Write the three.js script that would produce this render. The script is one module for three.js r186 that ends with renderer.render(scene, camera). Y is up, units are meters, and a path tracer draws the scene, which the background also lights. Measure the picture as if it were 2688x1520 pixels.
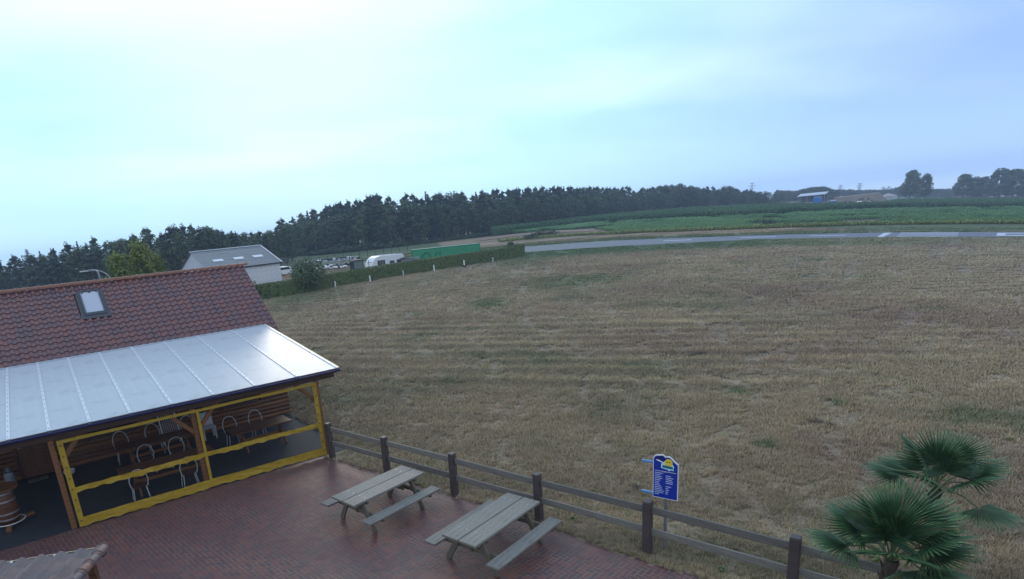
import * as THREE from 'three';
import { mergeGeometries } from 'three/addons/utils/BufferGeometryUtils.js';
import { ConvexGeometry } from 'three/addons/geometries/ConvexGeometry.js';

// ---------------------------------------------------------------- camera
const FOCAL = 1569, PITCH = 16.245, ROLL = 5.59, EYE = 6.5;            // focal length in units of a 2688 x 1520 frame
const W0 = 2688, H0 = 1520, CX = 1112.95, CY = 1056.28;
const rad = (d) => d * Math.PI / 180;
const scene = new THREE.Scene();
const camera = new THREE.PerspectiveCamera(2 * Math.atan(H0 / 2 / FOCAL) * 180 / Math.PI, W0 / H0, 0.1, 6000);
camera.position.set(0, EYE, 0);
camera.rotation.set(-rad(PITCH), 0, -rad(ROLL));
camera.setViewOffset(W0, H0, W0 / 2 - CX, H0 / 2 - CY, W0, H0);        // the lens sits off the middle of its sensor
camera.updateProjectionMatrix(); camera.updateMatrixWorld(true);

// ---------------------------------------------------------------- noise
const rngOf = (s) => () => { s |= 0; s = s + 0x6D2B79F5 | 0; let t = Math.imul(s ^ s >>> 15, 1 | s); t = t + Math.imul(t ^ t >>> 7, 61 | t) ^ t; return ((t ^ t >>> 14) >>> 0) / 4294967296; };
const hash = (x, y, s = 0) => { let h = Math.imul(x, 374761393) + Math.imul(y, 668265263) + Math.imul(s, 2246822519) | 0; h = Math.imul(h ^ h >>> 13, 1274126177); return ((h ^ h >>> 16) >>> 0) / 4294967296; };
function vnoise(x, y, s = 0, per = 0) {
  const xi = Math.floor(x), yi = Math.floor(y), fx = x - xi, fy = y - yi, u = fx * fx * (3 - 2 * fx), v = fy * fy * (3 - 2 * fy);
  const w = (n) => per ? ((n % per) + per) % per : n;
  const a = hash(w(xi), w(yi), s), b = hash(w(xi + 1), w(yi), s), c = hash(w(xi), w(yi + 1), s), d = hash(w(xi + 1), w(yi + 1), s);
  return a + (b - a) * u + (c - a) * v + (a - b - c + d) * u * v;
}
function fbm(x, y, o = 4, s = 0, per = 0) { let t = 0, a = 0.5, n = 0; for (let i = 0; i < o; i++) { t += a * vnoise(x, y, s + i * 17, per); n += a; x *= 2; y *= 2; per *= 2; a *= 0.5; } return t / n; }
const clamp = (x, a = 0, b = 1) => Math.min(b, Math.max(a, x));
const smooth = (a, b, x) => { const t = clamp((x - a) / (b - a)); return t * t * (3 - 2 * t); };
const lerp = (a, b, t) => a + (b - a) * t;
const mix3 = (a, b, t) => [lerp(a[0], b[0], t), lerp(a[1], b[1], t), lerp(a[2], b[2], t)];

// ---------------------------------------------------------------- sky: overcast morning, brightest where the sun stands behind the cloud
const SUN_AZ = rad(-8.5), SUN_EL = rad(17);
const sunDir = new THREE.Vector3(Math.sin(SUN_AZ) * Math.cos(SUN_EL), Math.sin(SUN_EL), -Math.cos(SUN_AZ) * Math.cos(SUN_EL));
{
  const w = 1024, h = 512, data = new Float32Array(w * h * 4);
  for (let j = 0; j < h; j++) for (let i = 0; i < w; i++) {
    const ph = ((i + 0.5) / w - 0.5) * 2 * Math.PI, th = ((j + 0.5) / h - 0.5) * Math.PI;
    const x = Math.cos(ph) * Math.cos(th), y = Math.sin(th), z = Math.sin(ph) * Math.cos(th);
    const ang = Math.acos(clamp(x * sunDir.x + y * sunDir.y + z * sunDir.z, -1, 1)) * 180 / Math.PI;
    const side = x * Math.cos(SUN_AZ) + z * Math.sin(SUN_AZ);          // + right of the sun, - left of it
    let c = mix3([0.84, 1.06, 1.10], [0.62, 1.00, 1.18], smooth(4, 24, ang));
    c = mix3(c, side > 0 ? [0.36, 0.56, 1.15] : [0.70, 0.90, 1.22], smooth(18, 52, ang));
    c = mix3(c, [0.66, 0.80, 1.02], smooth(50, 105, ang));
    const yy = Math.max(0.03, y) + 0.12, cx = x / yy, cz = z / yy;      // cloud deck seen in perspective
    const n = fbm(cx * 0.9 + 3 + cz * 0.3, cz * 1.5 + 11, 5, 5) - 0.5, n2 = fbm(cx * 2.6 + 40, cz * 3.6 + 7, 4, 9) - 0.5;
    const k = 1 + (n * 0.26 + n2 * 0.12) * smooth(0.0, 0.16, y) ;
    const wht = clamp(n * 1.4 + 0.15) * 0.40 * smooth(0.02, 0.2, y) * smooth(75, 15, ang);
    c = mix3(c, [1.18, 1.25, 1.25], wht);
    c = mix3([lerp(c[0], 0.72, 0.45), lerp(c[1], 1.05, 0.45), lerp(c[2], 1.45, 0.45)], c, smooth(0, 0.16, y));
    const q = (j * w + i) * 4; data[q] = c[0] * k; data[q + 1] = c[1] * lerp(1, k, 0.85); data[q + 2] = c[2] * lerp(1, k, 0.6); data[q + 3] = 1;
  }
  const t = new THREE.DataTexture(data, w, h, THREE.RGBAFormat, THREE.FloatType);
  t.mapping = THREE.EquirectangularReflectionMapping; t.magFilter = t.minFilter = THREE.LinearFilter; t.needsUpdate = true;
  scene.background = t; scene.environment = t;
}
const sun = new THREE.DirectionalLight(0xfff0dd, 0.5);
sun.position.copy(sunDir).multiplyScalar(300); sun.castShadow = true; sun.shadow.radius = 30;
Object.assign(sun.shadow.camera, { left: -150, right: 150, top: 150, bottom: -150, near: 1, far: 900 });
scene.add(sun, sun.target);
scene.fog = new THREE.FogExp2(0xd2e4fc, 0.00065);
const renderer = new THREE.WebGLRenderer({ antialias: true });
renderer.toneMapping = THREE.LinearToneMapping; renderer.toneMappingExposure = 1.08; renderer.shadowMap.enabled = true;

// ---------------------------------------------------------------- terrain: nearly flat, a very gentle swell in the middle, falling away to both sides
const camR = new THREE.Matrix4().makeRotationFromEuler(camera.rotation);
const rayDir = (u, v) => new THREE.Vector3((u - CX) / FOCAL, -(v - CY) / FOCAL, -1).applyMatrix4(camR);
const skyline = (u) => 502 + 4.05e-5 * Math.max(0, 2400 - u) ** 2;
const SLOPE = [];
for (let u = -260; u <= 2900; u += 20) { const d = rayDir(u, skyline(u)); SLOPE.push([Math.atan2(d.x, -d.z), d.y / Math.hypot(d.x, d.z)]); }
function slopeAt(az) {
  const n = SLOPE.length, lo = SLOPE[0], hi = SLOPE[n - 1];
  if (az <= lo[0]) return lo[1] * smooth(rad(60), 0, lo[0] - az);
  if (az >= hi[0]) return hi[1] * smooth(rad(60), 0, az - hi[0]);
  let a = 0, b = n - 1; while (b - a > 1) { const m = a + b >> 1; if (SLOPE[m][0] <= az) a = m; else b = m; }
  return lerp(SLOPE[a][1], SLOPE[b][1], (az - SLOPE[a][0]) / (SLOPE[b][0] - SLOPE[a][0]));
}
function G(x, z) { const r = Math.hypot(x, z) - 22; return r <= 0 ? 0 : slopeAt(Math.atan2(x, -z)) * r * r / (r + 28); }
function at(u, v) {                                                    // the spot on the ground seen along a line of sight
  const d = rayDir(u, v); d.divideScalar(Math.hypot(d.x, d.z));
  let a = 3, b = 4;
  while (b < 3000 && EYE + d.y * b > G(d.x * b, d.z * b)) { a = b; b *= 1.03; }
  for (let i = 0; i < 40; i++) { const m = (a + b) / 2; if (EYE + d.y * m > G(d.x * m, d.z * m)) a = m; else b = m; }
  return new THREE.Vector3(d.x * a, G(d.x * a, d.z * a), d.z * a);
}
function far(u, dist) {                                                // the ground at a distance along a bearing
  const d = rayDir(u, skyline(u)); d.divideScalar(Math.hypot(d.x, d.z));
  return new THREE.Vector3(d.x * dist, G(d.x * dist, d.z * dist), d.z * dist);
}
function level(u, v, y) { const d = rayDir(u, v), t = (y - EYE) / d.y; return new THREE.Vector3(d.x * t, y, d.z * t); }
const seenAt = (p) => { const q = p.clone().project(camera); return [(q.x * 0.5 + 0.5) * W0, (0.5 - q.y * 0.5) * H0]; };

// ---------------------------------------------------------------- helpers
const names = new Map();
function numbered(n) { const k = names.get(n) ?? 0; names.set(n, k + 1); return k ? n + '_' + String(k).padStart(3, '0') : n; }
function tag(o, label, category, group, kind) { o.userData.label = label; o.userData.category = category; if (group) o.userData.group = group; if (kind) o.userData.kind = kind; return o; }
function lit(o) { o.traverse((m) => { if (m.isMesh) { m.castShadow = true; m.receiveShadow = true; } }); return o; }
function thing(name, label, category, pos = [0, 0, 0], turn = 0, group) {
  const o = new THREE.Group(); o.name = numbered(name); scene.add(o); o.position.set(...(pos.isVector3 ? pos.toArray() : pos)); o.rotation.y = turn; return tag(o, label, category, group);
}
function part(name, geo, mat, parent, pos, rot) {
  const m = new THREE.Mesh(Array.isArray(geo) ? merge(geo) : geo, mat); m.name = name; m.castShadow = m.receiveShadow = true;
  if (pos) m.position.set(...pos); if (rot) m.rotation.set(...rot); parent.add(m); return m;
}
function copyOf(o, label) { const c = o.clone(); c.name = numbered(o.name.replace(/_\d{3}$/, '')); c.userData = { ...o.userData }; if (label) c.userData.label = label; scene.add(c); return c; }
function structure(name, geo, mat) { const m = part(numbered(name), geo, mat, scene); m.userData.kind = 'structure'; return m; }
function merge(list) { const l = list.map((g) => { g = g.index ? g.toNonIndexed() : g; for (const k of Object.keys(g.attributes)) if (!['position', 'normal', 'uv', 'color'].includes(k)) g.deleteAttribute(k); return g; });
  const col = l.some((g) => g.attributes.color); for (const g of l) { if (!g.attributes.uv) boxUV(g); if (col && !g.attributes.color) g.setAttribute('color', new THREE.BufferAttribute(new Float32Array(g.attributes.position.count * 3).fill(1), 3)); }
  return mergeGeometries(l); }
function boxUV(g) {                                                    // texture coordinates in metres, laid on by the way each face points
  if (g.index) g = g.toNonIndexed(); if (!g.attributes.normal) g.computeVertexNormals();
  const p = g.attributes.position, n = g.attributes.normal, uv = new Float32Array(p.count * 2);
  for (let i = 0; i < p.count; i++) {
    const ax = Math.abs(n.getX(i)), ay = Math.abs(n.getY(i)), az = Math.abs(n.getZ(i)), x = p.getX(i), y = p.getY(i), z = p.getZ(i);
    if (ay >= ax && ay >= az) { uv[i * 2] = x; uv[i * 2 + 1] = z; } else if (ax >= az) { uv[i * 2] = z; uv[i * 2 + 1] = y; } else { uv[i * 2] = x; uv[i * 2 + 1] = y; }
  }
  g.setAttribute('uv', new THREE.BufferAttribute(uv, 2)); return g;
}
const cboxes = new Map();
function cbox(w, h, d, c = 0.006) {                                    // a box with chamfered edges
  const key = [w, h, d, c].map((x) => x.toFixed(4)).join(); if (cboxes.has(key)) return cboxes.get(key);
  const pts = []; for (const x of [-1, 1]) for (const y of [-1, 1]) for (const z of [-1, 1]) for (let k = 0; k < 3; k++)
    pts.push(new THREE.Vector3(x * (w / 2 - (k === 0 ? 0 : c)), y * (h / 2 - (k === 1 ? 0 : c)), z * (d / 2 - (k === 2 ? 0 : c))));
  const g = boxUV(new ConvexGeometry(pts)); cboxes.set(key, g); return g;
}
const box = (w, h, d, x = 0, y = 0, z = 0) => boxUV(new THREE.BoxGeometry(w, h, d)).translate(x, y, z);
const V = (x, y, z) => new THREE.Vector3(x, y, z);
function beam(p, q, w, h, c = 0.006) {                                 // a bar from p to q, w wide and h high
  const d = q.clone().sub(p), L = d.length(), g = cbox(L, h, w, c).clone(), X = d.divideScalar(L);
  const Z = Math.abs(X.y) > 0.999 ? V(0, 0, 1) : X.clone().cross(V(0, 1, 0)).normalize(), Y = Z.clone().cross(X);
  return g.applyMatrix4(new THREE.Matrix4().makeBasis(X, Y, Z).setPosition(p.clone().add(q).multiplyScalar(0.5)));
}
function tube(pts, r, seg = 8, n = 0, closed = false) { return new THREE.TubeGeometry(new THREE.CatmullRomCurve3(pts, closed), n || pts.length * 5, r, seg, closed); }
function cyl(r1, r2, h, seg = 12, x = 0, y = 0, z = 0) { return new THREE.CylinderGeometry(r1, r2, h, seg).translate(x, y, z); }
function tri(pos, col, uv) { const g = new THREE.BufferGeometry(); g.setAttribute('position', new THREE.Float32BufferAttribute(pos, 3)); if (col) g.setAttribute('color', new THREE.Float32BufferAttribute(col, 3)); g.setAttribute('uv', new THREE.Float32BufferAttribute(uv ?? new Float32Array(pos.length / 3 * 2), 2)); g.computeVertexNormals(); return g; }

// ---------------------------------------------------------------- textures and materials
function texture(n, fn, srgb = false, rep = 1) {
  const d = new Uint8Array(n * n * 4);
  for (let j = 0; j < n; j++) for (let i = 0; i < n; i++) { const c = fn(i / n, j / n), q = (j * n + i) * 4; const k = Array.isArray(c) ? c : [c, c, c]; d[q] = clamp(k[0]) * 255; d[q + 1] = clamp(k[1]) * 255; d[q + 2] = clamp(k[2]) * 255; d[q + 3] = 255; }
  const t = new THREE.DataTexture(d, n, n, THREE.RGBAFormat); t.wrapS = t.wrapT = THREE.RepeatWrapping; t.magFilter = THREE.LinearFilter; t.minFilter = THREE.LinearMipmapLinearFilter; t.generateMipmaps = true; if (srgb) t.colorSpace = THREE.SRGBColorSpace; t.repeat.set(rep, rep); t.needsUpdate = true; return t;
}
const mottle = texture(256, (x, y) => 0.62 + 0.38 * fbm(x * 8, y * 8, 5, 3, 8) + 0.16 * (fbm(x * 64, y * 64, 2, 8, 64) - 0.5), false, 1.3);
const grain = texture(512, (x, y) => { const k = fbm(x * 4, y * 32, 4, 21, 4), f = vnoise(x * 16, y * 128, 5, 16), kn = smooth(0.78, 0.9, fbm(x * 10, y * 20, 2, 23, 10)); return 0.42 + 0.55 * k + 0.2 * f - 0.35 * kn; }, false, 1);
const speck = texture(256, (x, y) => 0.5 + 0.5 * fbm(x * 48, y * 48, 3, 31, 48) + 0.3 * (fbm(x * 6, y * 6, 3, 12, 6) - 0.5), false, 0.8);
const fine = texture(256, (x, y) => fbm(x * 60, y * 60, 3, 77, 60), false, 1);
const sheetDirt = texture(256, (x, y) => 0.86 + 0.14 * fbm(x * 24, y * 3, 4, 61, 3) + 0.06 * (fbm(x * 60, y * 60, 2, 62, 60) - .5) - 0.12 * smooth(0.6, 0.85, fbm(x * 9, y * 9, 4, 63, 9)), false, 0.37);
const lin = (r, g, b) => new THREE.Color().setRGB(r, g, b);
const mat = (c, o = {}) => new THREE.MeshStandardMaterial({ color: c.isColor ? c : lin(...c), roughness: 0.8, ...o });
const phys = (c, o = {}) => new THREE.MeshPhysicalMaterial({ color: c.isColor ? c : lin(...c), roughness: 0.5, ...o });
const M = {
  railWood: mat([0.185, 0.168, 0.145], { map: grain, bumpMap: grain, bumpScale: 0.004, roughness: 0.75 }),
  postBrown: mat([0.085, 0.062, 0.058], { map: mottle, roughness: 0.55, bumpMap: fine, bumpScale: 0.001 }),
  tableWood: mat([0.215, 0.20, 0.17], { map: grain, bumpMap: grain, bumpScale: 0.003, roughness: 0.5 }),
  tableLeg: mat([0.16, 0.135, 0.09], { map: grain, bumpMap: grain, bumpScale: 0.003, roughness: 0.7 }),
  brownWood: mat([0.17, 0.065, 0.028], { map: grain, bumpMap: grain, bumpScale: 0.003, roughness: 0.5 }),
  orangeWood: mat([0.26, 0.105, 0.035], { map: grain, bumpMap: grain, bumpScale: 0.003, roughness: 0.5 }),
  darkWood: mat([0.09, 0.04, 0.025], { map: grain, roughness: 0.55 }),
  rails: [[0.20, 0.18, 0.15], [0.165, 0.15, 0.128], [0.225, 0.205, 0.168]].map((c) => mat(c, { map: grain, bumpMap: grain, bumpScale: 0.005, roughness: 0.75 })),
  boards: [[0.225, 0.21, 0.175], [0.19, 0.178, 0.15], [0.25, 0.228, 0.185]].map((c) => mat(c, { map: grain, bumpMap: grain, bumpScale: 0.004, roughness: 0.6 })),
  steel: mat([0.55, 0.57, 0.6], { metalness: 0.85, roughness: 0.35 }),
  zinc: mat([0.36, 0.38, 0.42], { metalness: 0.6, roughness: 0.4, map: mottle }),
  white: mat([0.75, 0.76, 0.76], { roughness: 0.45 }),
  whiteDirty: mat([0.62, 0.64, 0.65], { roughness: 0.6, map: mottle }),
  black: mat([0.02, 0.02, 0.022], { roughness: 0.6 }),
  rubber: mat([0.025, 0.025, 0.027], { roughness: 0.8 }),
  glassDark: phys([0.03, 0.035, 0.04], { roughness: 0.08 }),
  yellow: mat([0.60, 0.36, 0.015], { roughness: 0.5, map: mottle, bumpMap: mottle, bumpScale: 0.004 }),
  film: phys([0.9, 0.9, 0.88], { transmission: 1, roughness: 0.06, thickness: 0, ior: 1.35 }),
  poly: phys([0.62, 0.66, 0.70], { roughness: 0.34, transmission: 0.25, thickness: 0, map: sheetDirt }),
  navy: mat([0.012, 0.018, 0.09], { roughness: 0.35 }),
  terracotta: mat([0.24, 0.095, 0.05], { map: mottle, roughness: 0.5, bumpMap: fine, bumpScale: 0.002 }),
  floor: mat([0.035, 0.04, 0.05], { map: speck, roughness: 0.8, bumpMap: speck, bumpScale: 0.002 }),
  blue: mat([0.008, 0.02, 0.22], { roughness: 0.3 }),
};
// ---------------------------------------------------------------- where the terrace, the clubhouse and the fence stand
const HOUSE = { x: -9.182, z: -13.997, turn: rad(31.303) };            // local x runs along the front, local z towards the terrace
const HA = [Math.cos(HOUSE.turn), -Math.sin(HOUSE.turn)], HZ = [Math.sin(HOUSE.turn), Math.cos(HOUSE.turn)];
const houseLocal = (x, z) => [(x - HOUSE.x) * HA[0] + (z - HOUSE.z) * HA[1], (x - HOUSE.x) * HZ[0] + (z - HOUSE.z) * HZ[1]];
const houseWorld = (s, y, z) => V(HOUSE.x + HA[0] * s + HZ[0] * z, y, HOUSE.z + HA[1] * s + HZ[1] * z);
const FENCE0 = V(2.306, 0, -12.019), FDIR = V(Math.cos(rad(44.632)), 0, Math.sin(rad(44.632))), FNOR = V(-FDIR.z, 0, FDIR.x);   // FNOR points to the terrace
const fencePost = (k) => FENCE0.clone().addScaledVector(FDIR, 2.465 * (k - 1));
const fenceSide = (x, z) => (x - FENCE0.x) * FNOR.x + (z - FENCE0.z) * FNOR.z;   // + on the terrace side
function onTerrace(x, z) {
  const [s, zl] = houseLocal(x, z), f = fenceSide(x, z), al = (x - FENCE0.x) * FDIR.x + (z - FENCE0.z) * FDIR.z;
  return f > 0.06 + 0.24 * smooth(-0.5, 2.2, al) + 0.02 * Math.sin(al * 5) && zl > 0.06 && zl < 13 && al < 7.5 && s > -9;
}
function onField(x, z) { const [s, zl] = houseLocal(x, z); return !onTerrace(x, z) && fenceSide(x, z) < 3.5 && !(s < 7.75 && zl < 0.3 && zl > -14) && (polyDist(RW_NEAR, x, z) < -0.2 || polyDist(RW_FAR, x, z) > 0.3 && polyDist(WEED_LINE, x, z) < 0); }
// ---------------------------------------------------------------- the setting: ground, runway, fields
const RW_NEAR = [[1240, 672], [1372, 663], [1600, 648], [1800, 638], [1988, 629], [2150, 625.5], [2301, 623], [2513, 622], [2688, 622], [2850, 624]].map((a) => at(...a));
const RW_FAR = [[1240, 660], [1372, 648.5], [1572, 634], [1843, 623], [1988, 618], [2150, 614], [2301, 611.5], [2518, 609.5], [2688, 609.5], [2850, 611]].map((a) => at(...a));
function polyDist(poly, x, z) {                                        // signed distance to a line of points; + on its far side
  let best = 1e9, sg = 1;
  for (let i = 0; i + 1 < poly.length; i++) {
    const a = poly[i], b = poly[i + 1], dx = b.x - a.x, dz = b.z - a.z, t = clamp(((x - a.x) * dx + (z - a.z) * dz) / (dx * dx + dz * dz));
    const ex = x - a.x - dx * t, ez = z - a.z - dz * t, d = ex * ex + ez * ez;
    if (d < best) { best = d; sg = dx * ez - dz * ex > 0 ? -1 : 1; }
  }
  return Math.sqrt(best) * sg;
}
const rwDir = (() => { const d = RW_NEAR[7].clone().sub(RW_NEAR[1]); return [d.x / Math.hypot(d.x, d.z), d.z / Math.hypot(d.x, d.z)]; })();
const HEDGE_LINE = [[560, 800], [683, 786], [780, 771], [970, 736], [1188, 701], [1368, 672]].map((a) => at(...a));
const FOREST_EDGE = [[560, 700], [700, 672], [850, 668], [1000, 653], [1100, 641], [1243, 624], [1311, 615], [1447, 598], [1504, 591], [1653, 570], [1762, 559], [1980, 545.5], [2066, 541]].map((a) => at(...a));
const STRAW = [0.318, 0.248, 0.158], BROWN = [0.248, 0.176, 0.124], OLIVE = [0.200, 0.182, 0.108], GREEN = [0.070, 0.122, 0.040], TAN = [0.36, 0.27, 0.16];
const greenSpots = [[800, 782, 6], [1480, 738, 4.5], [1560, 730, 3], [2010, 1172, .35], [1360, 690, 5], [1290, 800, 2], [2200, 1060, .35], [1930, 1030, .5]].map(([u, v, r]) => [at(u, v), r]);
const TRACKS = [[[1320, 815], [1500, 819], [1780, 824], [2100, 835], [2400, 852]], [[1320, 834], [1500, 838], [1700, 842], [1880, 852]], [[1800, 728], [1900, 757], [2010, 788]]].map((t) => t.map((a) => at(...a)));
const soilSpots = [[1842, 932, .3], [1815, 938, .2], [2146, 1113, .2], [2178, 1118, .14], [1620, 905, .2], [1880, 990, .15], [1674, 1283, .14], [1755, 1300, .12], [1650, 700, .4], [2230, 1010, .16]].map(([u, v, r]) => [at(u, v), r]);
function grassColour(x, z) {
  const al = x * rwDir[0] + z * rwDir[1], ac = -x * rwDir[1] + z * rwDir[0];
  const big = fbm(x / 15 + 9, z / 15, 3, 41), mid = fbm(x / 3.1, z / 3.1 + 7, 3, 43), small = fbm(x / 0.55, z / 0.55, 3, 47), streak = fbm(al / 9, ac / 0.75, 3, 51);
  let c = mix3(STRAW, OLIVE, smooth(0.42, 0.78, mid * 0.55 + big * 0.3 + small * 0.15));
  c = mix3(c, BROWN, smooth(0.47, 0.75, fbm(x / 6 + 50, z / 6, 3, 61) * 0.7 + small * 0.3));
  c = mix3(c, GREEN, 0.4 * smooth(0.62, 0.76, mid * 0.6 + small * 0.4));
  for (const [p, r] of greenSpots) { const d = Math.hypot(x - p.x, (z - p.z) * 0.8) / r; if (d < 1.4) c = mix3(c, GREEN, 0.75 * smooth(1.3, 0.2, d + (small - 0.5) * 1.4)); }
  const dn = polyDist(RW_NEAR, x, z), df = polyDist(RW_FAR, x, z), right = smooth(48, 72, x);
  if (dn < 0) c = mix3(c, GREEN, lerp(0.95, 0.5, right) * smooth(-25 + mid * 12, -9, dn));
  if (dn < 0 && right > 0) c = mix3(c, [0.34, 0.235, 0.15], 0.6 * right * smooth(-14, -7, dn) * smooth(-1.0, -5, dn) * smooth(0.4, 0.55, mid));
  if (df > 0) { c = mix3(mix3([0.075, 0.122, 0.042], [0.135, 0.155, 0.066], smooth(0.4, 0.65, streak)), [0.25, 0.19, 0.115], 0.6 * right * smooth(9, 2, df) * smooth(0.35, 0.6, mid)); }
  const dh = polyDist(HEDGE_LINE, x, z);
  if (dh > 0.5 && x < 8 && dn < -2) c = mix3(c, TAN, 0.85 * smooth(0.5, 6, dh));
  if (dh > 6 && x < 8 && dn < -4 || x >= 8 && df > 9 && x < 75) { const dfe = -polyDist(FOREST_EDGE, x, z); const st = fbm(al / 30, dfe / 2.2, 3, 71); c = mix3(mix3(TAN, [0.22, 0.165, 0.10], smooth(0.4, 0.6, st)), [0.17, 0.19, 0.085], smooth(0.62, 0.8, fbm(al / 25, dfe / 5, 3, 73))); }
  if (dn < -1 && dh < 0) {                                             // rows of cut hay left by the mower, and a few old wheel tracks
    const q = ac + fbm(al / 45, ac / 30, 2, 81) * 9, m = Math.sin(q * 3.6 + 4 * fbm(al / 14, ac / 5, 2, 83)), w = smooth(0.38, 0.62, fbm(al / 22 + 5, ac / 9, 3, 85)) * (0.6 + 0.4 * small * 2);
    c = m > 0 ? mix3(c, [0.44, 0.345, 0.215], 0.42 * m * w) : mix3(c, [0.17, 0.145, 0.088], -0.42 * m * w);
    for (const t of TRACKS) { const d = Math.abs(polyDist(t, x, z)) / 0.35; if (d < 1) c = mix3(c, [0.46, 0.37, 0.24], 0.55 * (1 - d) * smooth(0.3, 0.5, small)); }
    for (const [p, r] of soilSpots) { const d = Math.hypot(x - p.x, z - p.z) / r; if (d < 1.3) c = mix3(c, [0.05, 0.042, 0.035], 0.85 * smooth(1.2, 0.5, d + (small - 0.5) * 1.6)); }
  }
  const k = 0.72 + 0.56 * (small * 0.45 + streak * 0.55);
  return [c[0] * k, c[1] * k, c[2] * k];
}
function sector(r0, r1, nr, a0, a1, na, lift, uvf) {                   // a sheet of ground between two distances and two bearings
  const pos = [], uv = [], idx = [];
  for (let i = 0; i <= nr; i++) for (let j = 0; j <= na; j++) {
    const r = r0 + (r1 - r0) * (i / nr) ** 2.2, a = lerp(a0, a1, j / na), x = Math.sin(a) * r, z = -Math.cos(a) * r;
    pos.push(x, G(x, z) + lift, z); uv.push(...uvf(x, z));
    if (i < nr && j < na) { const k = i * (na + 1) + j; idx.push(k, k + 1, k + na + 1, k + 1, k + na + 2, k + na + 1); }
  }
  const g = new THREE.BufferGeometry(); g.setAttribute('position', new THREE.Float32BufferAttribute(pos, 3)); g.setAttribute('uv', new THREE.Float32BufferAttribute(uv, 2)); g.setIndex(idx); g.computeVertexNormals(); return g;
}
const farGrass = texture(512, (x, y) => { const n = fbm(x * 8, y * 8, 5, 91, 8), m = fbm(x * 90, y * 90, 3, 93, 90); return mix3([0.40, 0.46, 0.27], [0.56, 0.54, 0.34], n * 0.6 + m * 0.4); }, true);
{
  const g = sector(0.01, 860, 80, -Math.PI, Math.PI, 240, -0.12, (x, z) => [x / 40, z / 40]);
  structure('ground', g, mat([0.62, 0.66, 0.6], { map: farGrass, roughness: 1 }));
  const n = 2048, X0 = -120, X1 = 150, Z0 = -195, Z1 = 6, d = new Uint8Array(n * n * 4), enc = (v) => 255 * (v <= 0.0031308 ? 12.92 * v : 1.055 * v ** (1 / 2.4) - 0.055);
  for (let j = 0; j < n; j++) for (let i = 0; i < n; i++) {
    const x = lerp(X0, X1, i / n), z = lerp(Z0, Z1, j / n), q = (j * n + i) * 4;
    const az = Math.atan2(x, -z); if (az < -1.0 || az > 1.25) { d[q] = 120; d[q + 1] = 108; d[q + 2] = 84; d[q + 3] = 255; continue; }
    const c = grassColour(x, z); d[q] = enc(c[0]); d[q + 1] = enc(c[1]); d[q + 2] = enc(c[2]); d[q + 3] = 255;
  }
  const t = new THREE.DataTexture(d, n, n, THREE.RGBAFormat); t.colorSpace = THREE.SRGBColorSpace; t.magFilter = THREE.LinearFilter; t.minFilter = THREE.LinearMipmapLinearFilter; t.generateMipmaps = true; t.needsUpdate = true;
  const turf = sector(3, 205, 110, rad(-52), rad(66), 240, 0, (x, z) => [(x - X0) / (X1 - X0), (z - Z0) / (Z1 - Z0)]);
  // the lie of the turf: small humps and hollows, only where they can be seen
  const p = turf.attributes.position; for (let i = 0; i < p.count; i++) { const x = p.getX(i), z = p.getZ(i), r = Math.hypot(x, z); p.setY(i, p.getY(i) + (fbm(x / 2.2, z / 2.2, 3, 13) - 0.5) * 0.06 * smooth(24, 34, r) * smooth(60, 40, r)); } turf.computeVertexNormals();
  structure('airfield_grass', turf, mat([0.78, 0.78, 0.78], { map: t, roughness: 1 }));
}
function strip(aList, bList, lift, n = 6, uvs = 1) {                   // a ribbon between two lines, following the ground
  const A = new THREE.CatmullRomCurve3(aList), B = new THREE.CatmullRomCurve3(bList), N = (aList.length - 1) * 8, pos = [], uv = [], idx = [];
  for (let i = 0; i <= N; i++) { const a = A.getPoint(i / N), b = B.getPoint(i / N); for (let j = 0; j <= n; j++) { const p = a.clone().lerp(b, j / n); pos.push(p.x, G(p.x, p.z) + lift, p.z); uv.push(p.x / uvs, p.z / uvs); if (i < N && j < n) { const k = i * (n + 1) + j; idx.push(k, k + n + 1, k + 1, k + 1, k + n + 1, k + n + 2); } } }
  const g = new THREE.BufferGeometry(); g.setAttribute('position', new THREE.Float32BufferAttribute(pos, 3)); g.setAttribute('uv', new THREE.Float32BufferAttribute(uv, 2)); g.setIndex(idx); g.computeVertexNormals(); return g;
}
const asphaltTex = texture(256, (x, y) => 0.7 + 0.25 * fbm(x * 6, y * 6, 4, 15, 6) + 0.3 * (fbm(x * 70, y * 70, 2, 16, 70) - 0.5));
const asphalt = mat([0.155, 0.16, 0.17], { map: asphaltTex, roughness: 0.62 });
const runway = structure('runway', strip(RW_NEAR, RW_FAR, 0.03, 6, 5), asphalt);
const rwN = new THREE.CatmullRomCurve3(RW_NEAR), rwF = new THREE.CatmullRomCurve3(RW_FAR);
function onRunway(u, t) {                                              // a spot of the runway: bearing of the near edge, share of the width
  const side = (c) => { let a = 0, b = 1; for (let i = 0; i < 30; i++) { const m = (a + b) / 2; if (seenAt(c.getPoint(m))[0] < u) a = m; else b = m; } return c.getPoint(a); };
  const p = side(rwN).lerp(side(rwF), t); p.y = G(p.x, p.z) + 0.036; return p;
}
const paint = mat([0.66, 0.68, 0.70], { map: mottle, roughness: 0.5 });
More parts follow.
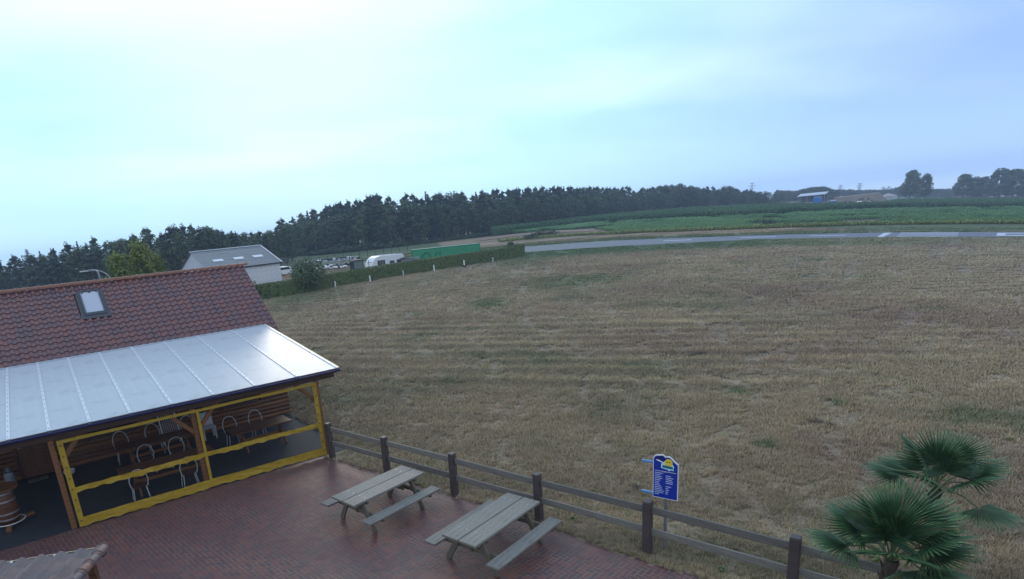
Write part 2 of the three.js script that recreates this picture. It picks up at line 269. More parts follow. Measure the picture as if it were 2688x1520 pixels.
function marking(name, u0, u1, f0, f1, t0, t1, label) {                // near edge runs u0..u1 at t0, far edge f0..f1 at t1
  const pos = [], N = 12, P = (i, far) => onRunway(lerp(far ? f0 : u0, far ? f1 : u1, i / N), far ? t1 : t0);
  for (let i = 0; i < N; i++) { const a = P(i, 0), b = P(i + 1, 0), c = P(i, 1), d = P(i + 1, 1); for (const p of [a, b, c, b, d, c]) pos.push(p.x, p.y, p.z); }
  const m = part(name, boxUV(tri(pos)), paint, runway); if (label) m.userData.label = label;
}
for (const [a, b, c] of [[1942, 2036, 0], [2124, 2218, 0], [1740, 1815, 0]]) marking('centre_line_dash', a, b, a + 2, b + 2, 0.48, 0.56);
marking('threshold_bar', 2302, 2318, 2321, 2343, 0.03, 0.97);
for (let k = 0; k < 4; k++) { const t = 0.08 + k * 0.27, e = t + 0.075; marking('threshold_stripe', 2352 + t * 14, 2513 + t * 4, 2352 + e * 14, 2513 + e * 4, t, e); }
marking('runway_number_stroke', 2615, 2760, 2617, 2762, 0.16, 0.30); marking('runway_number_stroke', 2617, 2762, 2620, 2764, 0.62, 0.76); marking('runway_number_stroke', 2615, 2638, 2618, 2641, 0.30, 0.62);

// crops beyond the runway: low beets in front, maize behind, a sandy strip between crop and forest
const WEED_LINE = [[1310, 636], [1450, 623], [1600, 615], [1800, 607], [2000, 600], [2300, 591], [2688, 588], [2850, 589]].map((a) => at(...a));
const CROP_NEAR = [[1290, 622.5], [1450, 606], [1560, 603], [1640, 610], [1800, 606], [2000, 599], [2300, 590], [2688, 587], [2850, 588]].map((a) => at(...a));
const CROP_MID = [[1290, 620.5], [1450, 602.5], [1560, 590], [1640, 587], [1800, 578], [2000, 570], [2300, 554], [2688, 549], [2850, 549]].map((a) => at(...a));
const CROP_FAR = [[1290, 619], [1450, 600], [1560, 583], [1640, 574], [1762, 562], [1980, 549], [2250, 549.5], [2400, 532], [2688, 528]].map((a) => at(...a));
const soil = mat([0.11, 0.10, 0.055], { map: speck, roughness: 1 });
structure('beet_field', strip(CROP_NEAR, CROP_MID, 0.05, 8, 3), soil);
structure('maize_field', strip(CROP_MID, CROP_FAR, 0.06, 8, 3), soil);
structure('stubble_field', strip([[1250, 634], [1430, 613.5], [1540, 608], [1620, 604]].map((a) => at(...a)), [[1250, 627], [1430, 607.5], [1540, 603], [1620, 600.5]].map((a) => at(...a)), 0.12, 4, 3), mat([0.34, 0.24, 0.15], { map: speck, roughness: 1 }));
structure('stubble_field', strip([[2230, 545], [2330, 537], [2400, 532], [2500, 529.5]].map((a) => at(...a)), [[2230, 541], [2330, 532], [2400, 526], [2500, 523.5]].map((a) => at(...a)), 0.12, 4, 6), mat([0.52, 0.42, 0.26], { map: speck, roughness: 1 }));

function plantGeo(r, n, h, w, c0, c1) {                                // a few upward leaves from one root
  const pos = [], col = [];
  for (let i = 0; i < n; i++) {
    const a = r() * 6.283, l = h * (0.6 + 0.5 * r()), o = w * (0.35 + 0.65 * r()), b = w * 0.22, sx = Math.cos(a), sz = Math.sin(a), c = mix3(c0, c1, r());
    const A = [sx * 0.1 * o - sz * b * .5, l * 0.12, sz * 0.1 * o + sx * b * .5], B = [sx * 0.1 * o + sz * b * .5, l * 0.12, sz * 0.1 * o - sx * b * .5], C = [sx * o * 0.55 - sz * b, l, sz * o * 0.55 + sx * b], D = [sx * o * 0.55 + sz * b, l, sz * o * 0.55 - sx * b], E = [sx * o, l * 0.8, sz * o];
    for (const t of [[A, B, C], [B, D, C], [C, D, E]]) for (const p of t) { pos.push(...p); col.push(...c); }
  }
  return tri(pos, col);
}
function scatter(name, geo, m, list, label, category) {
  const im = new THREE.InstancedMesh(geo, m, list.length), o = new THREE.Object3D(); im.name = numbered(name);
  list.forEach((s, i) => { o.position.set(s[0], s[1], s[2]); o.rotation.set(0, s[3], 0); if (Array.isArray(s[4])) o.scale.set(...s[4]); else o.scale.setScalar(s[4]); o.updateMatrix(); im.setMatrixAt(i, o.matrix); if (s[5]) im.setColorAt(i, lin(...s[5])); });
  im.castShadow = im.receiveShadow = true; tag(im, label, category, null, 'stuff'); scene.add(im); return im;
}
const leafMat = mat([1, 1, 1], { vertexColors: true, roughness: 0.75, side: THREE.DoubleSide });
{
  const r = rngOf(501), WL = new THREE.CatmullRomCurve3(WEED_LINE), A = new THREE.CatmullRomCurve3(CROP_NEAR), B = new THREE.CatmullRomCurve3(CROP_MID), C = new THREE.CatmullRomCurve3(CROP_FAR), beets = [], maize = [], weeds = [];
  for (let row = 0; row < 46; row++) for (let k = 0; k < 420; k++) {
    const t = (k + r()) / 420, a = A.getPoint(t), b = B.getPoint(t), p = a.lerp(b, (row + 0.5 + (r() - .5) * .5) / 46); const bare = fbm(p.x / 9, p.z / 9, 3, 17);
    if (bare < 0.36 || t < 0.02) continue; beets.push([p.x, G(p.x, p.z) + 0.04, p.z, r() * 6.28, (0.75 + 0.6 * r()) * (1 + row / 60), mix3([0.75, 0.9, 0.75], [1.35, 1.25, 1.05], clamp(bare * 1.6 - 0.5 + r() * .3))]);
  }
  for (let row = 0; row < 60; row++) for (let k = 0; k < 420; k++) {
    const t = (k + r()) / 420, b = B.getPoint(t), c = C.getPoint(t), p = b.lerp(c, (row + 0.5 + (r() - .5) * .5) / 60 * .985);
    maize.push([p.x, G(p.x, p.z) + 0.04, p.z, r() * 6.28, 0.85 + 0.5 * r(), mix3([0.8, 0.9, 0.85], [1.2, 1.2, 1.0], fbm(p.x / 14, p.z / 14, 2, 19))]);
  }
  for (let k = 0; k < 7600; k++) { const t = r(), p = WL.getPoint(t); const o = (r() + r() - 0.6) * 4.5, d = B.getPoint(t).sub(p).normalize(); p.addScaledVector(d, o); const pale = r() < 0.16; weeds.push([p.x, G(p.x, p.z) + 0.03, p.z, r() * 6.28, (0.5 + 0.9 * r() * r()) * (t < 0.3 ? .8 : 1), pale ? [3.4, 3.2, 3.4] : mix3([1.5, 1.7, 0.9], [2.9, 2.7, 1.4], r())]); }
  scatter('beet_crop', plantGeo(rngOf(7), 11, 0.45, 0.42, [0.075, 0.175, 0.07], [0.13, 0.25, 0.095]), leafMat, beets, 'low leafy green crop in rows beyond the runway', 'crop');
  scatter('maize_crop', plantGeo(rngOf(8), 14, 1.8, 0.62, [0.038, 0.10, 0.042], [0.068, 0.145, 0.058]), leafMat, maize, 'tall dark green maize standing behind the low crop', 'maize');
  scatter('weed_margin', plantGeo(rngOf(9), 9, 0.55, 0.4, [0.06, 0.085, 0.035], [0.11, 0.12, 0.05]), leafMat, weeds, 'pale weeds and tall grass along the edge of the crop', 'weeds');
}
// dry turf: tufts, finer close by and coarser farther out
{
  const r = rngOf(611), pos = [], col = [];
  for (let i = 0; i < 9; i++) { const a = r() * 6.283, b = r() * 6.283, o = 0.046 * Math.sqrt(r()), x = Math.cos(a) * o, z = Math.sin(a) * o, l = 0.035 + 0.04 * r(), lean = 0.02 + 0.055 * r(), w = 0.0042 + .0025 * r(), s = 0.8 + 0.45 * r(); pos.push(x - Math.sin(b) * w, 0, z + Math.cos(b) * w, x + Math.sin(b) * w, 0, z - Math.cos(b) * w, x + Math.cos(b) * lean, l, z + Math.sin(b) * lean); for (let k = 0; k < 3; k++) col.push(s, s, s * 0.97); }
  const geo = tri(pos, col), list = [], T0 = at(1840, 1515);
  for (let k = 0; k < 520000; k++) {
    const rr = 8.2 * (135 / 8.2) ** r(), az = lerp(rad(-40), rad(54), r()), x = Math.sin(az) * rr, z = -Math.cos(az) * rr;
    if (!onField(x, z)) continue;
    const sc = Math.min(6.5, 0.75 + (rr - 8) / 14) * (0.7 + 0.6 * r());
    const c = grassColour(x, z), pick = r(), t = pick < 0.12 ? [1.9, 1.85, 1.75] : pick < 0.3 ? [1.0, 0.96, 0.94] : pick < 0.36 ? [0.85, 1.15, 0.75] : [1.42, 1.39, 1.36], clump = fbm(x / (0.12 + rr / 90), z / (0.12 + rr / 90), 2, 97);
    if (clump < 0.36 && r() < 0.75) continue;
    list.push([x, G(x, z) + (rr > 24 && rr < 60 ? 0.0 : 0) - 0.004, z, r() * 6.28, [sc, Math.min(sc, 1.9) * (0.6 + 0.8 * clump), sc], [c[0] * t[0], c[1] * t[1], c[2] * t[2]]]);
  }
  const weeds = []; for (let k = 0; k < 620; k++) { const rr = 9 * (70 / 9) ** r(), az = lerp(rad(-34), rad(50), r()), x = Math.sin(az) * rr, z = -Math.cos(az) * rr; if (onField(x, z) && fbm(x / 4, z / 4, 2, 37) > 0.5) weeds.push([x, G(x, z), z, r() * 6.28, 0.12 + 0.22 * r() * r(), mix3([1, 1, 0.8], [1.7, 1.5, 1], r())]); }
  scatter('turf_weeds', plantGeo(rngOf(12), 10, 0.3, 0.6, [0.05, 0.085, 0.03], [0.08, 0.12, 0.04]), leafMat, weeds, 'small green weeds scattered through the dry grass', 'weeds');
  scatter('dry_turf', geo, leafMat, list, 'short dry grass tufts covering the mown airfield', 'grass');
}
// ---------------------------------------------------------------- terrace of red pavers laid in herringbone
const seenInFrame = (p, m = 0) => { const q = p.clone().project(camera); return q.z < 1 && Math.abs(q.x) < 1 + m && Math.abs(q.y) < 1 + m; };
{
  const outline = []; const slabPts = [];
  // bedding under the pavers
  const c = [[-5.9, 0.08], [7.9, 0.08], [9.2, 3.0], [9.2, 12.9], [-5.9, 12.9]];
  const pos = [], N = 60; for (let i = 0; i < N; i++) for (let j = 0; j < N; j++) { const q = (a, b) => { const w = houseWorld(lerp(-9, 12, a / N), -0.012, lerp(0.05, 13, b / N)); return [w.x, w.y, w.z]; }; const m = houseWorld(lerp(-9, 12, (i + .5) / N), 0, lerp(0.05, 13, (j + .5) / N)); if (!onTerrace(m.x, m.z)) continue; for (const p of [q(i, j), q(i, j + 1), q(i + 1, j), q(i + 1, j), q(i, j + 1), q(i + 1, j + 1)]) pos.push(...p); }
  const terrace = structure('terrace', boxUV(tri(pos)), mat([0.05, 0.042, 0.036], { map: speck, roughness: 0.9 }));
  const L = 0.2, B = 0.1, geo = cbox(L - 0.006, 0.05, B - 0.006, 0.005), r = rngOf(88), spots = [], ang = rad(9) + HOUSE.turn, ca = Math.cos(ang), sa = Math.sin(ang), O = V(1, 0, -9);
  for (let i = -170; i <= 170; i++) for (let j = -90; j <= 90; j++) for (let k = 0; k < 2; k++) {
    // herringbone: one flat brick and one upright brick for each step of the stair pattern
    const bx = (i * 1 + j * 2) * B + 0, bz = (i * 1 - j * 2) * B, fx = k ? bx + 2.5 * B : bx + B, fz = k ? bz : bz + 0.5 * B;
    const x = O.x + fx * ca + fz * sa, z = O.z - fx * sa + fz * ca;
    if (!onTerrace(x, z)) continue; const p = V(x, 0, z); if (!seenInFrame(p, 0.35)) continue;
    spots.push({ x, z, a: ang + (k ? Math.PI / 2 : 0) + (r() - 0.5) * 0.02, y: -0.022 + (r() - .5) * 0.005, d: p.distanceTo(camera.position) + (seenInFrame(p, -0.01) && seenAt(p)[0] > 1000 ? 0 : 100), c: r() });
  }
  const cols = [[0.150, 0.060, 0.056], [0.128, 0.054, 0.052], [0.170, 0.064, 0.056], [0.118, 0.060, 0.060], [0.190, 0.070, 0.055]];
  const brickMats = cols.map((k) => mat(k, { map: mottle, roughness: 0.55, bumpMap: speck, bumpScale: 0.0015 }));
  spots.sort((a, b) => a.d - b.d);
  const tone = (s) => clamp(Math.floor((s.c * 0.6 + fbm(s.x / 1.1, s.z / 1.1, 2, 5) * 0.8 - 0.2) * 5), 0, 4);
  for (const s of spots.slice(0, 300)) { const m = part('brick', geo, brickMats[tone(s)], terrace, [s.x, s.y, s.z]); m.rotation.y = s.a; m.rotation.x = (s.c - .5) * 0.01; }
  const rest = spots.slice(300), im = new THREE.InstancedMesh(geo, mat([1, 1, 1], { map: mottle, roughness: 0.55 }), rest.length), o = new THREE.Object3D();
  rest.forEach((s, i) => { o.position.set(s.x, s.y, s.z); o.rotation.set(0, s.a, 0); o.updateMatrix(); im.setMatrixAt(i, o.matrix); im.setColorAt(i, lin(...cols[tone(s)])); });
  im.name = 'paver_field'; im.userData.kind = 'stuff'; im.castShadow = im.receiveShadow = true; terrace.add(im);
}
// ---------------------------------------------------------------- clubhouse
const house = thing('clubhouse', 'log walled clubhouse under a red pantile roof with one skylight', 'building', [HOUSE.x, 0, HOUSE.z], HOUSE.turn);
const S0 = -5.2, S1 = 8.15, RIDGE_Z = -9.5, RIDGE_Y = 5.62, PITCH_T = 0.74, EAVE_Z = -5.15, WALL_Z = -5.45, BACK_Z = -13.6;
const roofY = (z) => RIDGE_Y - (z - RIDGE_Z) * PITCH_T;
{
  // walls: round logs stacked on the front, boards elsewhere
  const logs = [], rg = rngOf(4);
  part('wall', [box(0.2, 2.6, 8.0, S0 + 0.25, 1.3, -9.5), box(13.0, 2.6, 0.2, 1.45, 1.3, BACK_Z + 0.1)], M.brownWood, house);
  const gable = tri([7.85, 0, BACK_Z, 7.85, 0, WALL_Z, 7.85, 2.62, WALL_Z, 7.85, 0, BACK_Z, 7.85, 2.62, WALL_Z, 7.85, 2.62, BACK_Z, 7.85, 2.62, BACK_Z, 7.85, 2.62, WALL_Z, 7.85, 5.5, RIDGE_Z]); part('gable_wall', boxUV(gable), M.brownWood, house);
  const openings = [[-1.12, -0.3, 0, 2.05], [0.95, 2.35, 0.75, 2.05], [3.0, 4.6, 0.75, 2.05], [5.3, 6.7, 0.75, 2.05], [-4.2, -2.4, 0.75, 2.05]];
  for (let k = 0; k < 17; k++) {
    const y = 0.08 + k * 0.155; let x = S0 + 0.15; const cuts = openings.filter((o) => y > o[2] - 0.05 && y < o[3] + 0.05).sort((a, b) => a[0] - b[0]);
    const run = (a, b) => { if (b - a < 0.08) return; part('log', boxUV(new THREE.CylinderGeometry(0.095, 0.095, b - a, 10).rotateZ(Math.PI / 2)).translate((a + b) / 2, y, WALL_Z), k % 3 ? M.brownWood : M.orangeWood, house); };
    for (const o of cuts) { run(x, o[0] - 0.06); x = o[1] + 0.06; } run(x, 7.85);
  }
  part('wall_core', box(12.9, 2.62, 0.06, 1.4, 1.31, WALL_Z - 0.1), M.darkWood, house);
  // half-glazed door
  const d = part('door', cbox(0.82, 2.05, 0.05), M.brownWood, house, [-0.71, 1.03, WALL_Z + 0.05]);
  part('pane', cbox(0.62, 0.62, 0.02, 0.003), M.glassDark, d, [0, 0.58, 0.03]); for (const k of [-1, 1]) part('panel', cbox(0.27, 0.78, 0.02, 0.008), M.brownWood, d, [k * 0.165, -0.36, 0.03]); part('handle', cbox(0.1, 0.02, 0.03), M.steel, d, [-0.33, 0.0, 0.05]); part('rail', cbox(0.7, 0.06, 0.025), M.orangeWood, d, [0, 0.12, 0.03]);
  part('door_frame', [box(0.07, 2.12, 0.12, -1.16, 1.06, WALL_Z + 0.05), box(0.07, 2.12, 0.12, -0.26, 1.06, WALL_Z + 0.05), box(0.97, 0.07, 0.12, -0.71, 2.15, WALL_Z + 0.05)], M.darkWood, house);
  for (const o of openings.slice(1)) {
    const w = o[1] - o[0], h = o[3] - o[2], f = part('window', [box(w, 0.07, 0.08, 0, h / 2 - .035, 0), box(w, 0.07, 0.08, 0, -h / 2 + .035, 0), box(0.07, h - 0.14, 0.08, -w / 2 + .035, 0, 0), box(0.07, h - 0.14, 0.08, w / 2 - .035, 0, 0), box(0.06, h - 0.14, 0.07, 0, 0, 0)], M.darkWood, house, [(o[0] + o[1]) / 2, (o[2] + o[3]) / 2, WALL_Z + 0.06]);
    part('pane', box(w / 2 - 0.1, h - 0.14, 0.01, -w / 4 + .02, 0, -0.01), M.glassDark, f); part('pane', box(w / 2 - 0.1, h - 0.14, 0.01, w / 4 - .02, 0, -0.01), M.glassDark, f); part('sill', cbox(w + 0.12, 0.04, 0.16), M.orangeWood, f, [0, -h / 2 - 0.02, 0.05]);
  }
  // roof deck and pantiles
  const th = Math.atan(PITCH_T), n = [0, Math.cos(th), Math.sin(th)];
  const deck = tri([S0, roofY(EAVE_Z), EAVE_Z, S1 - .04, roofY(EAVE_Z), EAVE_Z, S1 - .04, RIDGE_Y, RIDGE_Z, S0, roofY(EAVE_Z), EAVE_Z, S1 - .04, RIDGE_Y, RIDGE_Z, S0, RIDGE_Y, RIDGE_Z,
    S0, RIDGE_Y, RIDGE_Z, S1 - .04, RIDGE_Y, RIDGE_Z, S1 - .04, roofY(EAVE_Z) - .1, BACK_Z - .3, S0, RIDGE_Y, RIDGE_Z, S1 - .04, roofY(EAVE_Z) - .1, BACK_Z - .3, S0, roofY(EAVE_Z) - .1, BACK_Z - .3]);
  const roof = part('roof', boxUV(deck), mat([0.09, 0.04, 0.035], { roughness: 0.7, map: mottle }), house);
  const tileSet = pantiles(0.25, 0.325);
  const cols = [[0.190, 0.082, 0.072], [0.175, 0.080, 0.074], [0.158, 0.078, 0.078], [0.212, 0.086, 0.070], [0.140, 0.078, 0.082]];
  const tm = cols.map((c) => mat(c, { map: mottle, roughness: 0.36, bumpMap: fine, bumpScale: 0.0015 }));
  const rows = Math.ceil((EAVE_Z - RIDGE_Z) / Math.cos(th) / 0.262), list = [], r = rngOf(19), sky = [1.78, 2.56, -9.12, -8.02];
  for (let i = 0; i < rows; i++) for (let s = S1 - 0.13; s > S0; s -= 0.25) {
    const dl = 0.16 + i * 0.262, z = RIDGE_Z + dl * Math.cos(th), y = RIDGE_Y - dl * Math.sin(th); if (z > EAVE_Z + 0.1) continue;
    if (s > sky[0] - .02 && s < sky[1] + .02 && z > sky[2] && z < sky[3] + 0.02) continue; if (z > -5.9 && s < 6.8) continue;
    const w = houseWorld(s, y, z); list.push({ s, y, z, d: w.distanceTo(camera.position) + (seenInFrame(w, 0.01) && (z < -6.1 || s > 7.7) ? 0 : 100), c: r(), j: (r() - .5) });
  }
  list.sort((a, b) => a.d - b.d);
  const ex = (t) => [t.s, t.y + n[1] * 0.035, t.z + n[2] * 0.035], tone = (t) => clamp(Math.floor((t.c * 0.75 + fbm(t.s / 0.9, t.z / 0.7, 2, 3) * 0.7 - 0.22) * 5), 0, 4);
  for (const t of list.slice(0, 300)) part('tile', tileSet, tm[tone(t)], roof, ex(t), [th - 0.10 + t.j * 0.03, t.j * 0.02, 0]);
  const rest = list.slice(300), im = new THREE.InstancedMesh(tileSet, mat([1, 1, 1], { map: mottle, roughness: 0.36 }), rest.length), o = new THREE.Object3D();
  rest.forEach((t, i) => { o.position.set(...ex(t)); o.rotation.set(th - 0.10 + t.j * 0.03, t.j * 0.02, 0); o.updateMatrix(); im.setMatrixAt(i, o.matrix); im.setColorAt(i, lin(...cols[tone(t)])); });
  im.name = 'tile_field'; im.userData.kind = 'stuff'; im.castShadow = im.receiveShadow = true; roof.add(im);
  const rg2 = halfTile(0.11, 0.41), hip = mat([0.27, 0.105, 0.06], { map: mottle, roughness: 0.42 });
  for (let s = S0; s < S1 - 0.1; s += 0.365) part('ridge_tile', rg2, hip, roof, [s + 0.2, RIDGE_Y + 0.045, RIDGE_Z], [0, 0, 0.035]);
  part('verge_board', beam(V(S1 - 0.02, RIDGE_Y - 0.1, RIDGE_Z), V(S1 - 0.02, roofY(EAVE_Z) - 0.1, EAVE_Z), 0.03, 0.2), M.darkWood, roof);
  part('flashing', [box(1.0, 0.012, 0.22, 2.17, 0, 0).rotateX(th).translate(0, roofY(-7.93) + 0.11, -7.93), box(0.12, 0.012, 1.36, 1.76, 0, 0).rotateX(th).translate(0, roofY(-8.57) + .085, -8.57), box(0.12, 0.012, 1.36, 2.58, 0, 0).rotateX(th).translate(0, roofY(-8.57) + .085, -8.57)], mat([0.05, 0.05, 0.055], { roughness: 0.5 }), house);
  // skylight
  const sl = part('skylight', (() => { const w = 0.74, h = 1.36, t = 0.075; return [box(w, 0.09, t, 0, 0.02, -h / 2 + t / 2), box(w, 0.09, t + .06, 0, 0.02, h / 2 - t / 2), box(t, 0.09, h - 2 * t, -w / 2 + t / 2, 0.02, 0), box(t, 0.09, h - 2 * t, w / 2 - t / 2, 0.02, 0)]; })(), mat([0.03, 0.035, 0.04], { roughness: 0.4 }), house, [2.17, (roofY(sky[2]) + roofY(sky[3])) / 2 + 0.06, (sky[2] + sky[3]) / 2], [th, 0, 0]);
  part('pane', box(0.6, 0.012, 1.22, 0, 0.03, -0.02), phys([0.42, 0.45, 0.5], { roughness: 0.05 }), sl); part('sash', [box(0.03, 0.02, 1.2, -0.285, 0.045, -0.02), box(0.03, 0.02, 1.2, 0.285, 0.045, -0.02), box(0.54, 0.02, 0.03, 0, 0.045, 0.565)], M.zinc, sl);
}
function pantiles(w, l) {                                              // one S-shaped clay tile: a shallow pan and a roll at its edge
  const N = 8, prof = []; for (let i = 0; i <= N; i++) { const x = (i / N - 0.5) * (w + 0.02), t = (x / w + 0.36) * 2 * Math.PI; prof.push([x, 0.062 * Math.pow(0.5 + 0.5 * Math.cos(t), 1.4)]); }
  const pos = [], q = (a, b, c, d) => pos.push(...a, ...b, ...c, ...b, ...d, ...c);
  for (let i = 0; i < N; i++) { const [x0, y0] = prof[i], [x1, y1] = prof[i + 1], f = l / 2, b = -l / 2, t = 0.03; q([x0, y0, f], [x1, y1, f], [x0, y0, b], [x1, y1, b]); q([x0, y0 - t, f], [x1, y1 - t, f], [x0, y0, f], [x1, y1, f]); }
  return boxUV(tri(pos));
}
function halfTile(r, l) { const g = new THREE.CylinderGeometry(r, r * 0.92, l, 10, 1, true, 0, Math.PI).rotateZ(Math.PI / 2); const c = new THREE.TorusGeometry(r, 0.012, 5, 10, Math.PI).rotateY(Math.PI / 2).translate(l / 2 - 0.01, 0, 0); const b = new THREE.Box3().setFromBufferAttribute(g.attributes.position); if (b.max.y < r * 0.5) g.rotateX(b.max.z > r * .5 ? -Math.PI / 2 : b.min.z < -r * .5 ? Math.PI / 2 : Math.PI); return merge([g, c]); }

// ---------------------------------------------------------------- veranda in front of the clubhouse
const VJ_Z = -6.2, VJ_Y = 3.45, VE_Z = 0.24, VE_Y = 2.67, vY = (z) => lerp(VE_Y, VJ_Y, (z - VE_Z) / (VJ_Z - VE_Z));
const veranda = thing('veranda', 'open veranda with a milky plastic sheet roof and brown timber posts', 'veranda', [HOUSE.x, 0, HOUSE.z], HOUSE.turn);
{
  const bars = [-5.0, -4.1, -3.3, -2.5, -1.65, -0.78, 0.05, 0.92, 1.85, 2.86, 3.94, 5.10, 6.36, 7.66];
  const th = Math.atan2(VJ_Y - VE_Y, VE_Z - VJ_Z), L = Math.hypot(VJ_Y - VE_Y, VE_Z - VJ_Z), mid = [(VE_Z + VJ_Z) / 2, (VE_Y + VJ_Y) / 2];
  for (let i = 0; i + 1 < bars.length; i++) {
    const w = bars[i + 1] - bars[i], c = (bars[i] + bars[i + 1]) / 2;
    part('roof_sheet', box(w - 0.012, 0.016, L), M.poly, veranda, [c, mid[1], mid[0]], [th, 0, 0]);
  }
  const screws = []; for (let k = 0; k < 17; k++) screws.push(cyl(0.011, 0.011, 0.014, 6, 0, 0.012, -L / 2 + 0.18 + k * (L - 0.3) / 16));
  const screwGeo = merge(screws), barGeo = cbox(0.075, 0.018, L + 0.03, 0.004), barMat = mat([0.66, 0.68, 0.72], { roughness: 0.35, metalness: 0.2 });
  for (const s of bars) { const b = part('glazing_bar', barGeo, barMat, veranda, [s, mid[1] + 0.02, mid[0]], [th, 0, 0]); part('screw_row', screwGeo, M.black, b); part('end_cap', cbox(0.085, 0.05, 0.02, 0.003), M.zinc, b, [0, -0.02, L / 2 + 0.025]); }
  part('edge_trim', box(0.05, 0.05, L, 0, 0, 0), mat([0.42, 0.36, 0.12], { roughness: 0.5 }), veranda, [bars.at(-1) + 0.05, mid[1] - 0.005, mid[0]], [th, 0, 0]);
  part('sheet_flashing', box(12.7, 0.015, 0.12, 1.33, 0, 0), M.zinc, veranda, [0, VJ_Y + 0.015, VJ_Z + 0.02], [th + .2, 0, 0]);
  // gutter: a half round channel
  const gs = new THREE.Shape(); gs.absarc(0, 0, 0.06, Math.PI, 0, false); gs.lineTo(0.05, 0); gs.absarc(0, 0, 0.05, 0, Math.PI, true); gs.lineTo(-0.06, 0);
  const gg = new THREE.ExtrudeGeometry(gs, { depth: 12.75, bevelEnabled: false, curveSegments: 8 }).rotateY(Math.PI / 2); part('gutter', gg, M.navy, veranda, [-5.02, VE_Y - 0.03, VE_Z + 0.07]);
  part('front_beam', cbox(12.6, 0.18, 0.12, 0.008), M.darkWood, veranda, [1.3, 2.47, 0]);
  part('fascia', cbox(12.65, 0.13, 0.025, 0.004), M.darkWood, veranda, [1.32, 2.6, 0.2]);
  for (const s of bars) part('rafter', beam(V(s, vY(0.15) - 0.075, 0.15), V(s, vY(-5.4) - 0.075, -5.4), 0.06, 0.12), M.brownWood, veranda);
  for (const s of [-3.9, 0, 3.35, 7.0]) {
    part('post', cbox(0.13, 2.38, 0.13, 0.01), M.orangeWood, veranda, [s, 1.19, 0]);
    for (const k of [-1, 1]) { if (s === 0 && k < 0 || s === 7.0 && k > 0) continue; part('brace', beam(V(s + k * 0.05, 1.72, -0.005), V(s + k * 0.66, 2.39, -0.005), 0.09, 0.11), M.orangeWood, veranda); }
  }
  part('side_beam', beam(V(7.0, 2.47, -0.07), V(7.0, 2.6, -5.3), 0.1, 0.15), M.darkWood, veranda);
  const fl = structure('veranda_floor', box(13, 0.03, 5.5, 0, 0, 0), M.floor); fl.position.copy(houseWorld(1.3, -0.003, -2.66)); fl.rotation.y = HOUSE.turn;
}
// clear curtain with yellow borders hung from the front beam
{
  const c = thing('weather_curtain', 'clear plastic weather curtain with wide yellow borders hanging from the veranda', 'curtain', [HOUSE.x, 0, HOUSE.z], HOUSE.turn), X0 = 0.12, X1 = 6.95, Z = 0.13;
  const wave = (x, y) => 0.016 * Math.sin(x * 3.1 + y) + 0.01 * Math.sin(x * 7.7 + 1.3 * y) * (1 - y / 2.4) + 0.02 * (1 - y / 2.4) * Math.sin(x * 1.3);
  const cloth = (x0, x1, y0, y1, off, th, edge = 0) => {
    const N = Math.max(2, Math.round((x1 - x0) / 0.06)), K = Math.max(2, Math.round((y1 - y0) / 0.06)), pos = [];
    const P = (i, j, o) => { const x = lerp(x0, x1, i / N); let y = lerp(y0, y1, j / K); if (edge && j === 0) y += 0.07 * (fbm(x * 2.3, 1, 3, 4) - .5) + 0.012 * Math.sin(x * 17); if (edge > 1 && j === K) y += 0.006 * Math.sin(x * 13); return [x, y, Z + off + o + wave(x, y) + (edge ? 0.03 * (fbm(x * 5 + j * 0.9, y * 9 - x * 2, 2, 6) - .5) : 0)]; };
    for (let i = 0; i < N; i++) for (let j = 0; j < K; j++) { const a = P(i, j, th), b = P(i + 1, j, th), d = P(i, j + 1, th), e = P(i + 1, j + 1, th); pos.push(...a, ...b, ...d, ...b, ...e, ...d); }
    return boxUV(tri(pos));
  };
  part('film', cloth(X0 + 0.05, X1 - 0.05, 0.28, 0.98, 0, 0), M.film, c); part('film', cloth(X0 + 0.05, X1 - 0.05, 1.1, 2.3, 0, 0), M.film, c);
  const yl = new THREE.MeshStandardMaterial({ color: lin(0.46, 0.29, 0.02), roughness: 0.45, map: mottle, side: THREE.DoubleSide });
  part('bottom_band', cloth(X0, X1, 0.05, 0.29, 0.004, 0, 1), yl, c); part('middle_band', cloth(X0, X1, 0.965, 1.105, 0.004, 0, 2), yl, c); part('top_band', cloth(X0, X1, 2.28, 2.36, 0.004, 0, 0), yl, c);
  for (const [a, b] of [[X0, X0 + 0.13], [X1 - 0.13, X1], [3.42, 3.5]]) { const v = part('side_band', cloth(a, b, 0.06, 2.355, 0.009, 0), yl, c); if (b - a > 0.1) for (let k = 0; k < 8; k++) part('eyelet', new THREE.TorusGeometry(0.016, 0.006, 5, 10), M.black, v, [(a + b) / 2, 0.2 + k * 0.29, Z + 0.018 + wave((a + b) / 2, 0.2 + k * 0.29)]); }
}
